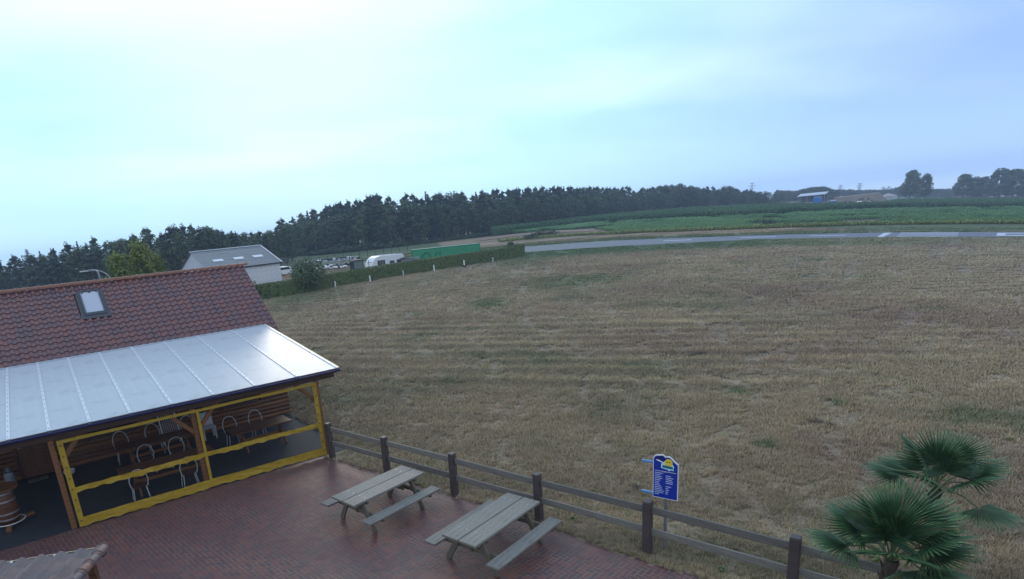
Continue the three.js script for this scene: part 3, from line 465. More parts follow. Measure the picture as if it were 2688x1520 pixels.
// low roof in front of the camera's own building: pantiles sloping away to a gutter
{
  const e0 = V(-5.95, 2.6, -7.32), e1 = V(-4.62, 2.6, -7.50), ex = e1.clone().sub(e0); ex.y = 0; ex.normalize(); const turn = Math.atan2(-ex.z, ex.x);
  const sh = thing('tiled_porch', 'small porch roof of weathered clay pantiles with metal gutter brackets', 'porch', [e1.x, 0, e1.z], turn); // local x along the eave, z back towards the camera
  const th = rad(5), tile = pantiles(0.25, 0.34).rotateY(Math.PI), cols = [[0.20, 0.105, 0.085], [0.15, 0.10, 0.095], [0.235, 0.10, 0.07], [0.125, 0.095, 0.10], [0.18, 0.12, 0.11]], tm = cols.map((c) => mat(c, { map: mottle, roughness: 0.55, bumpMap: speck, bumpScale: 0.004 })), r = rngOf(5);
  part('roof_deck', box(2.6, 0.03, 1.5, -1.3, 0, 0), M.darkWood, sh, [0, 2.66 + Math.tan(th) * 0.75 - 0.06, 0.80], [-th, 0, 0]);
  for (let i = 0; i < 5; i++) for (let k = 0; k < 10; k++) { const d = 0.12 + i * 0.27; part('tile', tile, tm[Math.floor(r() * 5)], sh, [-0.12 - k * 0.25, 2.66 + d * Math.sin(th), 0.06 + d * Math.cos(th)], [-th + 0.13 + (r() - .5) * 0.05, (r() - .5) * 0.03, 0]); }
  for (let i = 0; i < 5; i++) { const d = 0.12 + i * 0.27; part('verge_tile', halfTile(0.075, 0.34).rotateY(Math.PI / 2), tm[i % 5], sh, [0.04, 2.69 + d * Math.sin(th), 0.06 + d * Math.cos(th)], [-th, 0, 0]); }
  part('gutter', beam(V(-2.6, 2.60, -0.09), V(0.0, 2.60, -0.09), 0.012, 0.09, 0.003), M.zinc, sh); part('gutter_floor', box(2.6, 0.01, 0.12, -1.3, 2.56, -0.03), M.black, sh); part('gutter_lip', beam(V(-2.6, 2.65, -0.09), V(0.0, 2.65, -0.09), 0.016, 0.016, 0.003), mat([0.5, 0.38, 0.24], { roughness: 0.4 }), sh);
  for (let k = 0; k < 5; k++) part('gutter_bracket', cbox(0.035, 0.015, 0.13, 0.003), M.white, sh, [-0.1 - k * 0.56, 2.645, -0.03]);
  for (const [x, z] of [[-0.15, 0.12], [-2.4, 0.12], [-0.15, 1.3], [-2.4, 1.3]]) part('post', cbox(0.1, 2.6 + (z > 1 ? .4 : 0), 0.1), M.brownWood, sh, [x, 1.28 + (z > 1 ? .2 : 0), z]);
}
// ---------------------------------------------------------------- post and rail fence between terrace and airfield
{
  const f = thing('rail_fence', 'weathered two rail timber fence with square brown posts beside the terrace', 'fence'), K0 = -2, K1 = 4, postGeo = cbox(0.155, 1.3, 0.155, 0.012), capGeo = cbox(0.15, 0.012, 0.15, 0.004), turn = -rad(44.632), r = rngOf(31);
  for (let k = K0; k <= K1; k++) {
    const p = fencePost(k).addScaledVector(FNOR, 0.0), lean = (r() - .5) * 0.03, post = part('post', postGeo, M.postBrown, f, [p.x, 0.47, p.z], [lean, turn, (r() - .5) * 0.03]);
    part('post_cap', capGeo, M.postBrown, post, [0, 0.655, 0]); for (const y of [0.42, 0.02]) part('bolt', cyl(0.012, 0.012, 0.02, 6).rotateZ(Math.PI / 2), M.steel, post, [0.085, y, -0.02]);
  }
  for (let k = K0; k < K1; k++) for (const y of [0.93, 0.49]) {
    const a = fencePost(k).addScaledVector(FNOR, -0.02).addScaledVector(FDIR, 0.07), b = fencePost(k + 1).addScaledVector(FNOR, -0.02).addScaledVector(FDIR, -0.07); a.y = y + (r() - .5) * 0.03; b.y = y + (r() - .5) * 0.03;
    const L = a.distanceTo(b), m = part('rail', cbox(Number(L.toFixed(2)), 0.15, 0.045, 0.008), M.rails[Math.floor(r() * 3)], f, a.clone().add(b).multiplyScalar(0.5).toArray()); m.rotation.set(0, turn, Math.asin((b.y - a.y) / L), 'YZX');
  }
}
// ---------------------------------------------------------------- blue price board on a post
{
  const s = thing('price_board', 'blue price board with a sunny emblem on a galvanised post behind the fence', 'sign', [4.42, 0, -10.42], -rad(44.632) + rad(4));
  const Wd = 0.46, Ht = 0.80, sh = new THREE.Shape(); // scalloped top edge
  sh.moveTo(-Wd / 2, -Ht / 2); sh.lineTo(Wd / 2, -Ht / 2); sh.lineTo(Wd / 2, Ht / 2 - 0.06); sh.quadraticCurveTo(Wd / 2 - 0.05, Ht / 2 - 0.03, Wd / 2 - 0.1, Ht / 2 + 0.02); sh.quadraticCurveTo(Wd / 2 - 0.17, Ht / 2 + 0.11, Wd / 2 - 0.24, Ht / 2 + 0.05); sh.quadraticCurveTo(-0.04, Ht / 2 + 0.12, -0.12, Ht / 2 + 0.08); sh.quadraticCurveTo(-Wd / 2 + 0.02, Ht / 2 + 0.09, -Wd / 2, Ht / 2 - 0.0); sh.closePath();
  const rim = part('board', new THREE.ExtrudeGeometry(sh, { depth: 0.016, bevelEnabled: true, bevelSize: 0.004, bevelThickness: 0.003, bevelSegments: 1, curveSegments: 6 }), M.white, s, [0.04, 1.50, 0.035]);
  const cw = 512, ch = 900, cv = document.createElement('canvas'); cv.width = cw; cv.height = ch; const x = cv.getContext('2d');
  x.fillStyle = '#12309a'; x.fillRect(0, 0, cw, ch);
  x.fillStyle = '#0c1f6e'; for (const [a, b, c] of [[90, 60, 52], [170, 50, 62], [235, 70, 44]]) { x.beginPath(); x.arc(a, b, c, 0, 7); x.fill(); }
  x.fillStyle = '#ffffff'; x.beginPath(); x.ellipse(110, 118, 60, 12, 0.25, 0, 7); x.fill(); x.beginPath(); x.ellipse(170, 140, 40, 10, 0.3, 0, 7); x.fill();
  x.fillStyle = '#bfe6ea'; x.beginPath(); x.moveTo(160, 180); x.lineTo(230, 120); x.lineTo(380, 130); x.lineTo(440, 210); x.lineTo(420, 260); x.lineTo(440, 290); x.lineTo(360, 285); x.lineTo(340, 315); x.lineTo(300, 285); x.lineTo(160, 265); x.closePath(); x.fill();
  x.strokeStyle = '#0c1f6e'; x.lineWidth = 8; for (let k = 0; k < 7; k++) { const a = -2.7 + k * 0.38; x.beginPath(); x.moveTo(320 + Math.cos(a) * 92, 140 + Math.sin(a) * 92); x.lineTo(320 + Math.cos(a) * 130, 140 + Math.sin(a) * 130); x.stroke(); }
  x.fillStyle = '#e6c93c'; x.beginPath(); x.arc(320, 140, 84, 0, 7); x.fill(); x.fillStyle = '#20261c'; for (const k of [290, 345]) { x.beginPath(); x.arc(k, 128, 13, 0, 7); x.fill(); }
  x.fillStyle = '#1d7f86'; x.save(); x.translate(300, 232); x.rotate(0.06); x.fillRect(-112, -28, 225, 56); x.fillStyle = '#0d3f5c'; for (let k = 0; k < 7; k++) { x.fillRect(-98 + k * 29, -18, 8, 36); x.fillRect(-98 + k * 29, k % 2 ? -18 : 8, 20, 8); } x.restore();
  x.fillStyle = '#e9e4c8'; x.fillRect(30, 330, 450, 9); x.fillStyle = '#d8b93a'; x.fillRect(200, 342, 60, 8);
  const rr = rngOf(2); x.fillStyle = '#c9d2e6'; for (let k = 0; k < 13; k++) { const y = 372 + k * 38; x.fillRect(26, y, 80 + rr() * 130, 13); if (k % 6) x.fillRect(265, y + 4, (k < 7 ? 90 : 50) + rr() * 80, 13); x.fillStyle = '#4460b4'; if (k % 2) x.fillRect(185, y + 2, 46, 6); x.fillStyle = '#c9d2e6'; }
  const t = new THREE.CanvasTexture(cv); t.colorSpace = THREE.SRGBColorSpace;
  const face = new THREE.ShapeGeometry(sh, 6), fp = face.attributes.position, fu = new Float32Array(fp.count * 2); for (let i = 0; i < fp.count; i++) { fu[i * 2] = (fp.getX(i) + Wd / 2) / Wd; fu[i * 2 + 1] = (fp.getY(i) + Ht / 2) / (Ht + 0.1); } face.setAttribute('uv', new THREE.BufferAttribute(fu, 2)); face.scale(0.955, 0.965, 1);
  part('printed_face', face, mat([1, 1, 1], { map: t, roughness: 0.3 }), rim, [0, 0.002, 0.0245]);
  part('post', [cyl(0.03, 0.03, 2.0, 12, 0, 0.9, 0)], M.zinc, s, [0.04, 0, 0]);
  for (const y of [1.80, 1.16]) part('bracket', cbox(0.62, 0.05, 0.03, 0.006), mat([0.16, 0.33, 0.62], { roughness: 0.25, metalness: 0.3 }), s, [-0.115, y, 0.018]);
}
// ---------------------------------------------------------------- picnic tables
function picnicTable(label, pos, turn) {                               // local x along the table
  const t = thing('picnic_table', label, 'picnic table', pos, turn, 'timber picnic tables on the terrace'), L = 2.2;
  const ends = () => 0;
  for (const z of [-0.215, 0.215]) part('top_board', cbox(L, 0.055, 0.415, 0.008), M.boards[z < 0 ? 0 : 2], t, [0, 0.735, z]);
  for (const s of [-1, 1]) for (const z of [0.16]) part('seat_board', cbox(L, 0.05, 0.30, 0.008), M.boards[s < 0 ? 1 : 0], t, [0, 0.44, s * 0.78]);
  for (const x of [-0.75, 0.75]) {
    for (const s of [-1, 1]) part('leg', beam(V(x, 0.0, s * 0.62), V(x, 0.70, s * 0.22), 0.055, 0.12), M.tableLeg, t);
    part('seat_bearer', beam(V(x + 0.06, 0.385, -0.9), V(x + 0.06, 0.385, 0.9), 0.05, 0.1), M.tableLeg, t); part('top_bearer', beam(V(x + 0.06, 0.665, -0.4), V(x + 0.06, 0.665, 0.4), 0.05, 0.08), M.tableLeg, t);
    for (const z of [-0.3, -0.12, 0.12, 0.3]) part('bolt', cyl(0.013, 0.013, 0.012, 6), M.steel, t, [x + 0.06, 0.766, z]);
    part('stay', beam(V(x, 0.36, 0), V(x * 0.35, 0.66, 0), 0.045, 0.09), M.tableLeg, t);
  }
  return t;
}
const tableTurn = rad(135.4 - 90 + 90 - 180) ; // long side square to the fence
picnicTable('grey timber picnic table with its end close to a fence post', [1.16, 0, -10.94], rad(45.4));
picnicTable('grey timber picnic table nearer the clubhouse corner, further from the price board', [-1.25, 0, -13.15], rad(43));

// ---------------------------------------------------------------- fan palms
function fanLeaf(r, R, seg, open) {                                    // a pleated fan of narrow segments; hub at the origin, opening along +x
  const pos = [], col = [];
  for (let i = 0; i < seg; i++) {
    const a = lerp(-open, open, (i + 0.5) / seg), da = open / seg * 0.98, L = R * (0.78 + 0.22 * Math.cos(a * 0.55)) * (0.9 + 0.14 * r()), dr = 0.10 * R * (0.5 + r()), mid = 0.5, k = 0.7 + 0.6 * r(), c = [0.036 * k, 0.092 * k, 0.036 * k], tip = r() < 0.08 ? [0.15, 0.11, 0.03] : [c[0] * 1.5, c[1] * 1.4, c[2]];
    const P = (t, b, up) => { const rr = L * t; return [Math.cos(b) * rr, up - 0.10 * R * t * t + (t > 0.7 ? -dr * (t - 0.7) * 2 : 0), Math.sin(b) * rr]; };
    const z = 0.02 * R, p0 = P(0.03, a, 0), l1 = P(mid, a - da, -z), m1 = P(mid, a, z), r1 = P(mid, a + da, -z), l2 = P(0.84, a - da * 0.36, -z), r2 = P(0.84, a + da * 0.36, -z), e = P(1, a, -z);
    for (const [q, cc] of [[[p0, m1, l1], [c, c, c]], [[p0, r1, m1], [c, c, c]], [[l1, m1, l2], [c, c, tip]], [[m1, r1, r2], [c, c, tip]], [[m1, r2, l2], [c, tip, tip]], [[l2, r2, e], [tip, tip, tip]]]) for (let n = 0; n < 3; n++) { pos.push(...q[n]); col.push(...cc[n]); }
  }
  return tri(pos, col);
}
const palmMat = phys([1, 1, 1], { vertexColors: true, roughness: 0.5, side: THREE.DoubleSide }), stalkMat = mat([0.10, 0.13, 0.05], { roughness: 0.6 }), fibre = mat([0.085, 0.06, 0.045], { map: grain, bumpMap: speck, bumpScale: 0.02, roughness: 1 });
function palm(label, hub, seed, n, spread) {
  const r = rngOf(seed), t = thing('fan_palm', label, 'palm', [hub.x, 0, hub.z], 0, 'fan palms'), H = hub.y;
  const tp = []; for (let i = 0; i <= 7; i++) tp.push(V(Math.sin(i) * 0.015, H * i / 7, Math.cos(i * 1.7) * 0.015));
  part('trunk', [tube(tp, 0.085, 10, 16), ...Array.from({ length: 46 }, (_, i) => { const a = i * 2.4, y = H * (0.15 + 0.85 * i / 46); return new THREE.ConeGeometry(0.022, 0.2, 4).rotateZ(-0.35).translate(0.1, y, 0).rotateY(a); })], fibre, t);
  for (let i = 0; i < n; i++) {
    const f = i / (n - 1), az = i * 2.399 + r() * 0.4, el = lerp(1.5, 0.42, f ** 1.1) - (i % 4 === 3 ? 0.55 : 0) + (r() - .5) * 0.15, len = lerp(0.45, 0.62, f) * (0.85 + .3 * r()), R = (0.60 + 0.12 * r()) * (i < 2 ? 0.8 : 1);
    const dir = V(Math.cos(az) * Math.cos(el), Math.sin(el), Math.sin(az) * Math.cos(el)), end = dir.clone().multiplyScalar(len), midp = end.clone().multiplyScalar(0.5).add(V(0, 0.05, 0));
    end.y -= 0.08 * f; const fr = part('frond', fanLeaf(r, R, 34, lerp(1.55, 2.05, r())), palmMat, t, [end.x, H + end.y, end.z]);
    const X = dir.clone(); X.y -= 0.06 * f; X.normalize(); const up = V(0, 1, 0).addScaledVector(dir, -0.4 + 0.9 * (r() - 0.2)), Z = X.clone().cross(up).normalize(), Y = Z.clone().cross(X); fr.setRotationFromMatrix(new THREE.Matrix4().makeBasis(X, Y, Z));
    part('stalk', tube([V(0, H - 0.04, 0), V(midp.x, H + midp.y, midp.z), V(end.x, H + end.y, end.z)], 0.012, 5, 8), stalkMat, t);
  }
  return lit(t);
}
palm('fan palm with dark green pleated leaves, the one further from the fence', level(2456, 1284, 1.35), 14, 13);
palm('wider fan palm in front of the fence end, cut by the lower frame', level(2338, 1468, 1.45), 23, 19);

// ---------------------------------------------------------------- furniture under the veranda
const inHouse = (s, y, z) => houseWorld(s, y, z);
function hoopChair(label, s, z, turn) {
  const t = thing('wire_chair', label, 'chair', inHouse(s, 0.013, z), HOUSE.turn + turn, 'wire chairs around the veranda tables');
  part('backrest', [tube([V(-0.2, 0.45, -0.2), V(-0.23, 0.7, -0.25), V(-0.14, 0.93, -0.28), V(0, 0.99, -0.29), V(0.14, 0.93, -0.28), V(0.23, 0.7, -0.25), V(0.2, 0.45, -0.2)], 0.014, 6, 26)], M.whiteDirty, t);
  part('seat', cyl(0.21, 0.2, 0.035, 18, 0, 0.455, 0), M.darkWood, t);
  for (const [a, b] of [[-1, -1], [1, -1], [-1, 1], [1, 1]]) part('leg', tube([V(a * 0.16, 0.45, b * 0.16), V(a * 0.21, 0, b * 0.21)], 0.012, 6, 2), M.whiteDirty, t);
  return t;
}
function longTable(label, s, z, len, m) {
  const t = thing('veranda_table', label, 'table', inHouse(s, 0.013, z), HOUSE.turn, 'long brown tables under the veranda');
  for (const k of [-1, 0, 1]) part('top_board', cbox(len, 0.05, 0.27, 0.008), M.brownWood, t, [0, 0.74, k * 0.275]);
  for (const x of [-len / 2 + 0.35, len / 2 - 0.35]) for (const k of [-1, 1]) { const sh = new THREE.Shape(); sh.moveTo(-0.05, 0); sh.quadraticCurveTo(-0.13, 0.3, -0.055, 0.42); sh.lineTo(-0.05, 0.84); sh.lineTo(0.05, 0.84); sh.lineTo(0.055, 0.42); sh.quadraticCurveTo(0.13, 0.3, 0.05, 0); sh.closePath(); part('leg', new THREE.ExtrudeGeometry(sh, { depth: 0.05, bevelEnabled: false }).rotateY(Math.PI / 2), M.orangeWood, t, [x + (k > 0 ? 0.052 : 0), 0, k * 0.33], [-k * 0.62, 0, 0]); }
  part('stretcher', beam(V(-len / 2 + 0.35, 0.36, 0), V(len / 2 - 0.35, 0.36, 0), 0.05, 0.09), M.orangeWood, t);
}
longTable('long brown table close behind the yellow bordered curtain', 2.6, -1.15, 2.6); longTable('long brown table standing near the log wall windows', 2.7, -3.6, 2.4);
longTable('long brown table at the far end of the veranda', 5.7, -2.3, 2.0);
for (const [s, z, a, l] of [[1.75, -4.45, 0, 'pale hoop backed wire chair by the log wall, nearest the door'], [2.75, -4.5, 0, 'pale hoop backed wire chair second from the door along the log wall'], [3.9, -4.5, 0, 'pale hoop backed wire chair by the log wall beside the white folded chair'], [5.0, -3.1, 0, 'pale hoop backed wire chair behind the far veranda table'], [5.9, -3.15, 0, 'pale hoop backed wire chair at the far corner of the veranda'], [2.2, -2.75, 3.14, 'pale hoop backed wire chair between the two long tables'], [3.1, -2.75, 3.14, 'pale hoop backed wire chair between the long tables, nearer the middle post'], [1.7, -0.55, 3.14, 'pale hoop backed wire chair drawn up to the table behind the curtain'], [3.0, -0.5, 3.14, 'pale hoop backed wire chair right behind the curtain by the middle post']]) hoopChair(l, s, z, a);
{
  const t = thing('lattice_chair', 'white folding chair with a lattice back against the log wall', 'chair', inHouse(3.35, 0.013, -4.95), HOUSE.turn);
  part('frame', [tube([V(-0.28, 0, 0.25), V(-0.28, 1.15, -0.25)], 0.02, 6, 2), tube([V(0.28, 0, 0.25), V(0.28, 1.15, -0.25)], 0.02, 6, 2), tube([V(-0.28, 1.15, -0.25), V(0.28, 1.15, -0.25)], 0.02, 6, 2), tube([V(-0.28, 0.45, 0.3), V(-0.28, 0, -0.3)], 0.018, 6, 2), tube([V(0.28, 0.45, 0.3), V(0.28, 0, -0.3)], 0.018, 6, 2)], M.white, t);
  const lat = []; for (let k = 0; k < 9; k++) { lat.push(beam(V(-0.26 + k * 0.065, 0.5, 0.035), V(-0.26 + k * 0.065, 1.13, -0.24), 0.014, 0.008, .001)); const y = 0.52 + k * 0.07; lat.push(beam(V(-0.27, y, 0.03 - (y - .5) * .435), V(0.27, y, 0.03 - (y - .5) * .435), 0.014, 0.008, .001)); } part('lattice', lat, M.whiteDirty, t); part('seat', cbox(0.56, 0.03, 0.5), M.white, t, [0, 0.44, 0.08]);
  const w = thing('plastic_chair', 'white moulded plastic chair beyond the lattice chair', 'chair', inHouse(4.55, 0.013, -4.7), HOUSE.turn); part('backrest', cbox(0.46, 0.46, 0.04, 0.015), M.whiteDirty, w, [0, 0.68, -0.22], [-.15, 0, 0]); part('seat', cbox(0.48, 0.05, 0.46, 0.015), M.whiteDirty, w, [0, 0.43, 0]); for (const [a, b] of [[-1, -1], [1, -1], [-1, 1], [1, 1]]) part('leg', cbox(0.05, 0.42, 0.05), M.whiteDirty, w, [a * 0.2, 0.21, b * 0.19]);
  // barrel with a round table top and a pale hoop lying at its foot
  const b = thing('barrel_table', 'oak barrel bar table with iron hoops and round wooden top', 'table', inHouse(-1.42, 0.013, -1.6), HOUSE.turn), prof = [[0, 0.08], [0.235, 0.08], [0.265, 0.3], [0.285, 0.53], [0.265, 0.76], [0.235, 0.98], [0, 0.98]].map((p) => new THREE.Vector2(...p));
  const bar = part('barrel', new THREE.LatheGeometry(prof, 28), M.brownWood, b); for (const [y, q] of [[0.2, .256], [0.36, .277], [0.7, .277], [0.9, .25]]) part('hoop', cyl(q, q, 0.045, 28, 0, y, 0), M.steel, bar); part('bung', cyl(0.025, 0.025, 0.03, 8).rotateX(1.57), M.black, bar, [0.05, 0.53, 0.285]);
  part('table_top', new THREE.LatheGeometry([[0, 0.985], [0.40, 0.985], [0.415, 1.0], [0.415, 1.03], [0.40, 1.045], [0, 1.045]].map((p) => new THREE.Vector2(...p)), 36), M.orangeWood, b); for (const a of [0.5, 2.6, 4.7]) part('foot', cbox(0.75, 0.08, 0.12, 0.01), M.orangeWood, b, [Math.cos(a) * 0.25, 0.04, -Math.sin(a) * 0.25], [0, a, 0]);
  tag(part(numbered('metal_ring'), new THREE.TorusGeometry(0.34, 0.014, 6, 40).rotateX(Math.PI / 2), M.white, scene, inHouse(-1.4, 0.11, -1.58).toArray()), 'thin white ring lying around the foot of the barrel', 'ring');
  const g = thing('gas_bottle', 'grey gas bottle standing by the log wall beside the door', 'bottle', inHouse(-1.45, 0.013, -4.9), 0); part('cylinder', new THREE.LatheGeometry([[0, 0], [0.14, 0], [0.15, 0.04], [0.15, 0.42], [0.12, 0.5], [0.04, 0.53], [0, 0.53]].map((p) => new THREE.Vector2(...p)), 20), M.zinc, g); part('collar', new THREE.CylinderGeometry(0.09, 0.09, 0.12, 14, 1, true).translate(0, 0.57, 0), M.zinc, g); part('valve', cyl(0.02, 0.02, 0.1, 8, 0, 0.57, 0), M.steel, g);
  const gr = thing('kettle_grill', 'dark kettle grill on legs in front of the log wall', 'grill', inHouse(-1.95, 0.013, -4.7), 0.3); part('bowl', new THREE.SphereGeometry(0.27, 18, 8, 0, 6.283, 1.57, 1.4).translate(0, 0.75, 0), M.black, gr); part('lid', new THREE.SphereGeometry(0.275, 18, 8, 0, 6.283, 0, 1.5).scale(1, 0.75, 1).translate(0, 0.77, 0), M.black, gr); for (const a of [0, 2.1, 4.2]) part('leg', tube([V(Math.cos(a) * 0.16, 0.55, Math.sin(a) * 0.16), V(Math.cos(a) * 0.3, 0, Math.sin(a) * 0.3)], 0.012, 6, 2), M.steel, gr); part('handle', tube([V(-0.06, 0.98, 0), V(0, 1.03, 0), V(0.06, 0.98, 0)], 0.01, 5, 6), M.steel, gr);
  tag(part(numbered('doormat'), cbox(0.55, 0.02, 0.32, 0.005), mat([0.22, 0.20, 0.16], { map: speck }), scene, inHouse(-0.75, 0.025, -4.95).toArray(), [0, HOUSE.turn, 0]), 'small pale doormat in front of the clubhouse door', 'mat');
  const a = thing('ash_bowl', 'round white bowl standing on the dark veranda floor', 'bowl', inHouse(0.12, 0.013, -4.7)); part('bowl', new THREE.LatheGeometry([[0, 0], [0.13, 0], [0.16, 0.05], [0.17, 0.12], [0.15, 0.12], [0.13, 0.05], [0, 0.04]].map((p) => new THREE.Vector2(...p)), 24), M.white, a); part('rim', new THREE.TorusGeometry(0.16, 0.012, 6, 24).rotateX(Math.PI / 2).translate(0, 0.12, 0), M.white, a);
  const wl = thing('wall_lamp', 'small pale lamp beside the clubhouse door', 'lamp', inHouse(-1.28, 1.85, WALL_Z + 0.12), HOUSE.turn); part('arm', cbox(0.04, 0.04, 0.1), M.steel, wl, [0, 0.05, 0]); part('shade', new THREE.ConeGeometry(0.07, 0.1, 12, 1, true).translate(0, 0, 0.06), M.white, wl);
}
// ---------------------------------------------------------------- trees
const barkPine = mat([0.16, 0.10, 0.075], { map: grain, roughness: 0.95 }), barkDark = mat([0.075, 0.062, 0.05], { map: grain, roughness: 0.95 }), barkBirch = mat([0.46, 0.43, 0.40], { map: mottle, roughness: 0.8 });
function leaf(pos, col, p, n, s, c, r) {                               // one bent leaf clump facing n
  const a = V(r() - .5, r() - .5, r() - .5).cross(n).normalize(), b = n.clone().cross(a), e = s * (0.7 + 0.6 * r()), f = s * (0.45 + 0.5 * r()), bend = n.clone().multiplyScalar(-0.25 * e);
  const q = [p.clone().addScaledVector(a, -e).add(bend), p.clone().addScaledVector(b, -f), p.clone().addScaledVector(a, e).add(bend), p.clone().addScaledVector(b, f)], k = 0.7 + 0.6 * r();
  for (const i of [0, 1, 3, 1, 2, 3]) { pos.push(q[i].x, q[i].y, q[i].z); col.push(c[0] * k, c[1] * k, c[2] * k); }
}
function blob(pos, col, c, rx, ry, rz, n, s, cl, r, fill = 0.45) {     // leaf clumps through the outer part of an uneven lump
  for (let i = 0; i < n; i++) {
    const u = r() * 2 - 1, a = r() * 6.283, q = Math.sqrt(1 - u * u), d = V(Math.cos(a) * q, u, Math.sin(a) * q), k = (fill + (1 - fill) * Math.cbrt(r())) * (0.8 + 0.4 * vnoise(d.x * 2.2 + c.x * 3, d.z * 2.2 + d.y * 2.9 + c.y, 7));
    const nn = d.clone().add(V(r() - .5, r() - .2, r() - .5)).normalize(); leaf(pos, col, V(c.x + d.x * rx * k, c.y + d.y * ry * k, c.z + d.z * rz * k), nn, s, cl, r);
  }
}
const barkTube = (pts, r0, r1, seg = 6) => { const c = new THREE.CatmullRomCurve3(pts), N = pts.length * 2, g = new THREE.TubeGeometry(c, N, 1, seg, false), p = g.attributes.position; for (let i = 0; i <= N; i++) { const o = c.getPointAt(i / N), k = lerp(r0, r1, i / N); for (let j = 0; j <= seg; j++) { const q = i * (seg + 1) + j; p.setXYZ(q, o.x + (p.getX(q) - o.x) * k, o.y + (p.getY(q) - o.y) * k, o.z + (p.getZ(q) - o.z) * k); } } g.computeVertexNormals(); return g; };
function treeGeo(kind, seed, dens = 1) {                               // every kind about 12 m tall
  const r = rngOf(seed), pos = [], col = [], wood = [], j = () => (r() - .5);
  if (kind === 'pine') {
    wood.push(barkTube([V(0, 0, 0), V(j() * .5, 4, j() * .5), V(j() * .8, 8, j() * .8), V(j() * .6, 11.4, j() * .6)], 0.17, 0.05));
    const n = 15; for (let i = 0; i < n; i++) { const f = i / (n - 1), y = lerp(3.4, 11.6, f), a = i * 2.4 + r(), o = lerp(1.9, 0.25, f ** 1.2) * (0.7 + .6 * r()), c = V(Math.cos(a) * o, y + j() * .5, Math.sin(a) * o), k = lerp(1.35, 0.55, f); wood.push(barkTube([V(0, y - 0.5, 0), c], 0.05, 0.02, 4)); blob(pos, col, c, k * 1.15, k * 0.62, k * 1.15, 75 * dens, 0.19, mix3([0.026, 0.048, 0.030], [0.046, 0.072, 0.042], r()), r); }
    for (let i = 0; i < 5; i++) blob(pos, col, V(j() * .7, 11.4 + i * 0.22, j() * .7), 0.28, 0.42, 0.28, 14, 0.14, [0.022, 0.045, 0.03], r);
  } else if (kind === 'spruce') {
    wood.push(barkTube([V(0, 0, 0), V(0, 6, 0), V(0, 12, 0)], 0.16, 0.03));
    for (let i = 0; i < 20; i++) { const f = i / 19, y = lerp(1.4, 12.2, f), R = lerp(2.0, 0.12, f ** 0.9) * (0.85 + .3 * r()); for (let k = 0; k < 5; k++) { const a = k * 1.257 + i + r() * .6; blob(pos, col, V(Math.cos(a) * R * .6, y - R * .2, Math.sin(a) * R * .6), R * .55, 0.34, R * .55, Math.ceil(15 * dens * (1.2 - f)), 0.17, [0.018, 0.038, 0.026], r); } }
  } else {
    const birch = kind === 'birch', oak = kind === 'oak', cols = birch ? [[0.065, 0.10, 0.042], [0.105, 0.145, 0.058]] : oak ? [[0.042, 0.072, 0.034], [0.075, 0.11, 0.046]] : kind === 'bright' ? [[0.11, 0.15, 0.025], [0.21, 0.235, 0.045]] : [[0.05, 0.082, 0.038], [0.09, 0.125, 0.052]];
    wood.push(barkTube([V(0, 0, 0), V(j() * .4, 3, j() * .4), V(j() * .9, 6.5, j() * .9), V(j(), 10, j())], birch ? 0.13 : 0.22, 0.04));
    const n = 24, w = birch ? 2.0 : oak ? 3.3 : 2.6, lo = birch ? 3.6 : oak ? 3.0 : 1.6;
    for (let i = 0; i < n; i++) { const f = i / (n - 1), y = lerp(lo, 11.2, f), a = i * 2.4 + j(), env = Math.sin(Math.PI * (0.16 + 0.78 * f)), o = w * env * (0.35 + 0.5 * r()), c = V(Math.cos(a) * o, y, Math.sin(a) * o), k = (birch ? 0.95 : 1.25) * (0.65 + .55 * r()); if (i % 2) wood.push(barkTube([V(0, Math.max(1.5, y - 2), 0), c], 0.06, 0.02, 4)); blob(pos, col, c, k, k * 0.8, k, 58 * dens, 0.19, mix3(...cols, r()), r); }
  }
  return { wood: merge(wood), crown: tri(pos, col) };
}
const treeKinds = {}; let tseed = 300;
for (const [k, n, bark] of [['pine', 4, barkPine], ['spruce', 2, barkDark], ['leafy', 3, barkDark], ['oak', 2, barkDark], ['birch', 3, barkBirch]]) treeKinds[k] = Array.from({ length: n }, () => ({ ...treeGeo(k, tseed++, k === 'oak' ? 1.7 : 1.15), bark }));
const TREE_TEXT = { pine: ['pine_tree', 'dark pine with a bare lower trunk in the forest edge', 'pines of the forest edge'], spruce: ['spruce_tree', 'dark narrow spruce with a pointed top in the forest edge', 'spruces of the forest edge'], leafy: ['broadleaf_tree', 'dull broadleaf tree with a low crown in the forest edge', 'broadleaf trees of the forest edge'], oak: ['oak_tree', 'broad round crowned dark tree rising in the forest edge', 'round crowned trees of the forest edge'], birch: ['birch_tree', 'slender pale trunked birch at the front of the forest edge', 'birches of the forest edge'] };
function tree(kind, p, h, turn, wide = 1, text, variant = 0) {
  const [name, label, group] = text ?? TREE_TEXT[kind], v = treeKinds[kind][variant % treeKinds[kind].length], t = thing(name, label, 'tree', p, turn, group); t.scale.set(h / 12 * wide, h / 12, h / 12 * wide);
  part('trunk', v.wood, v.bark, t); part('crown', v.crown, leafMat, t); return t;
}
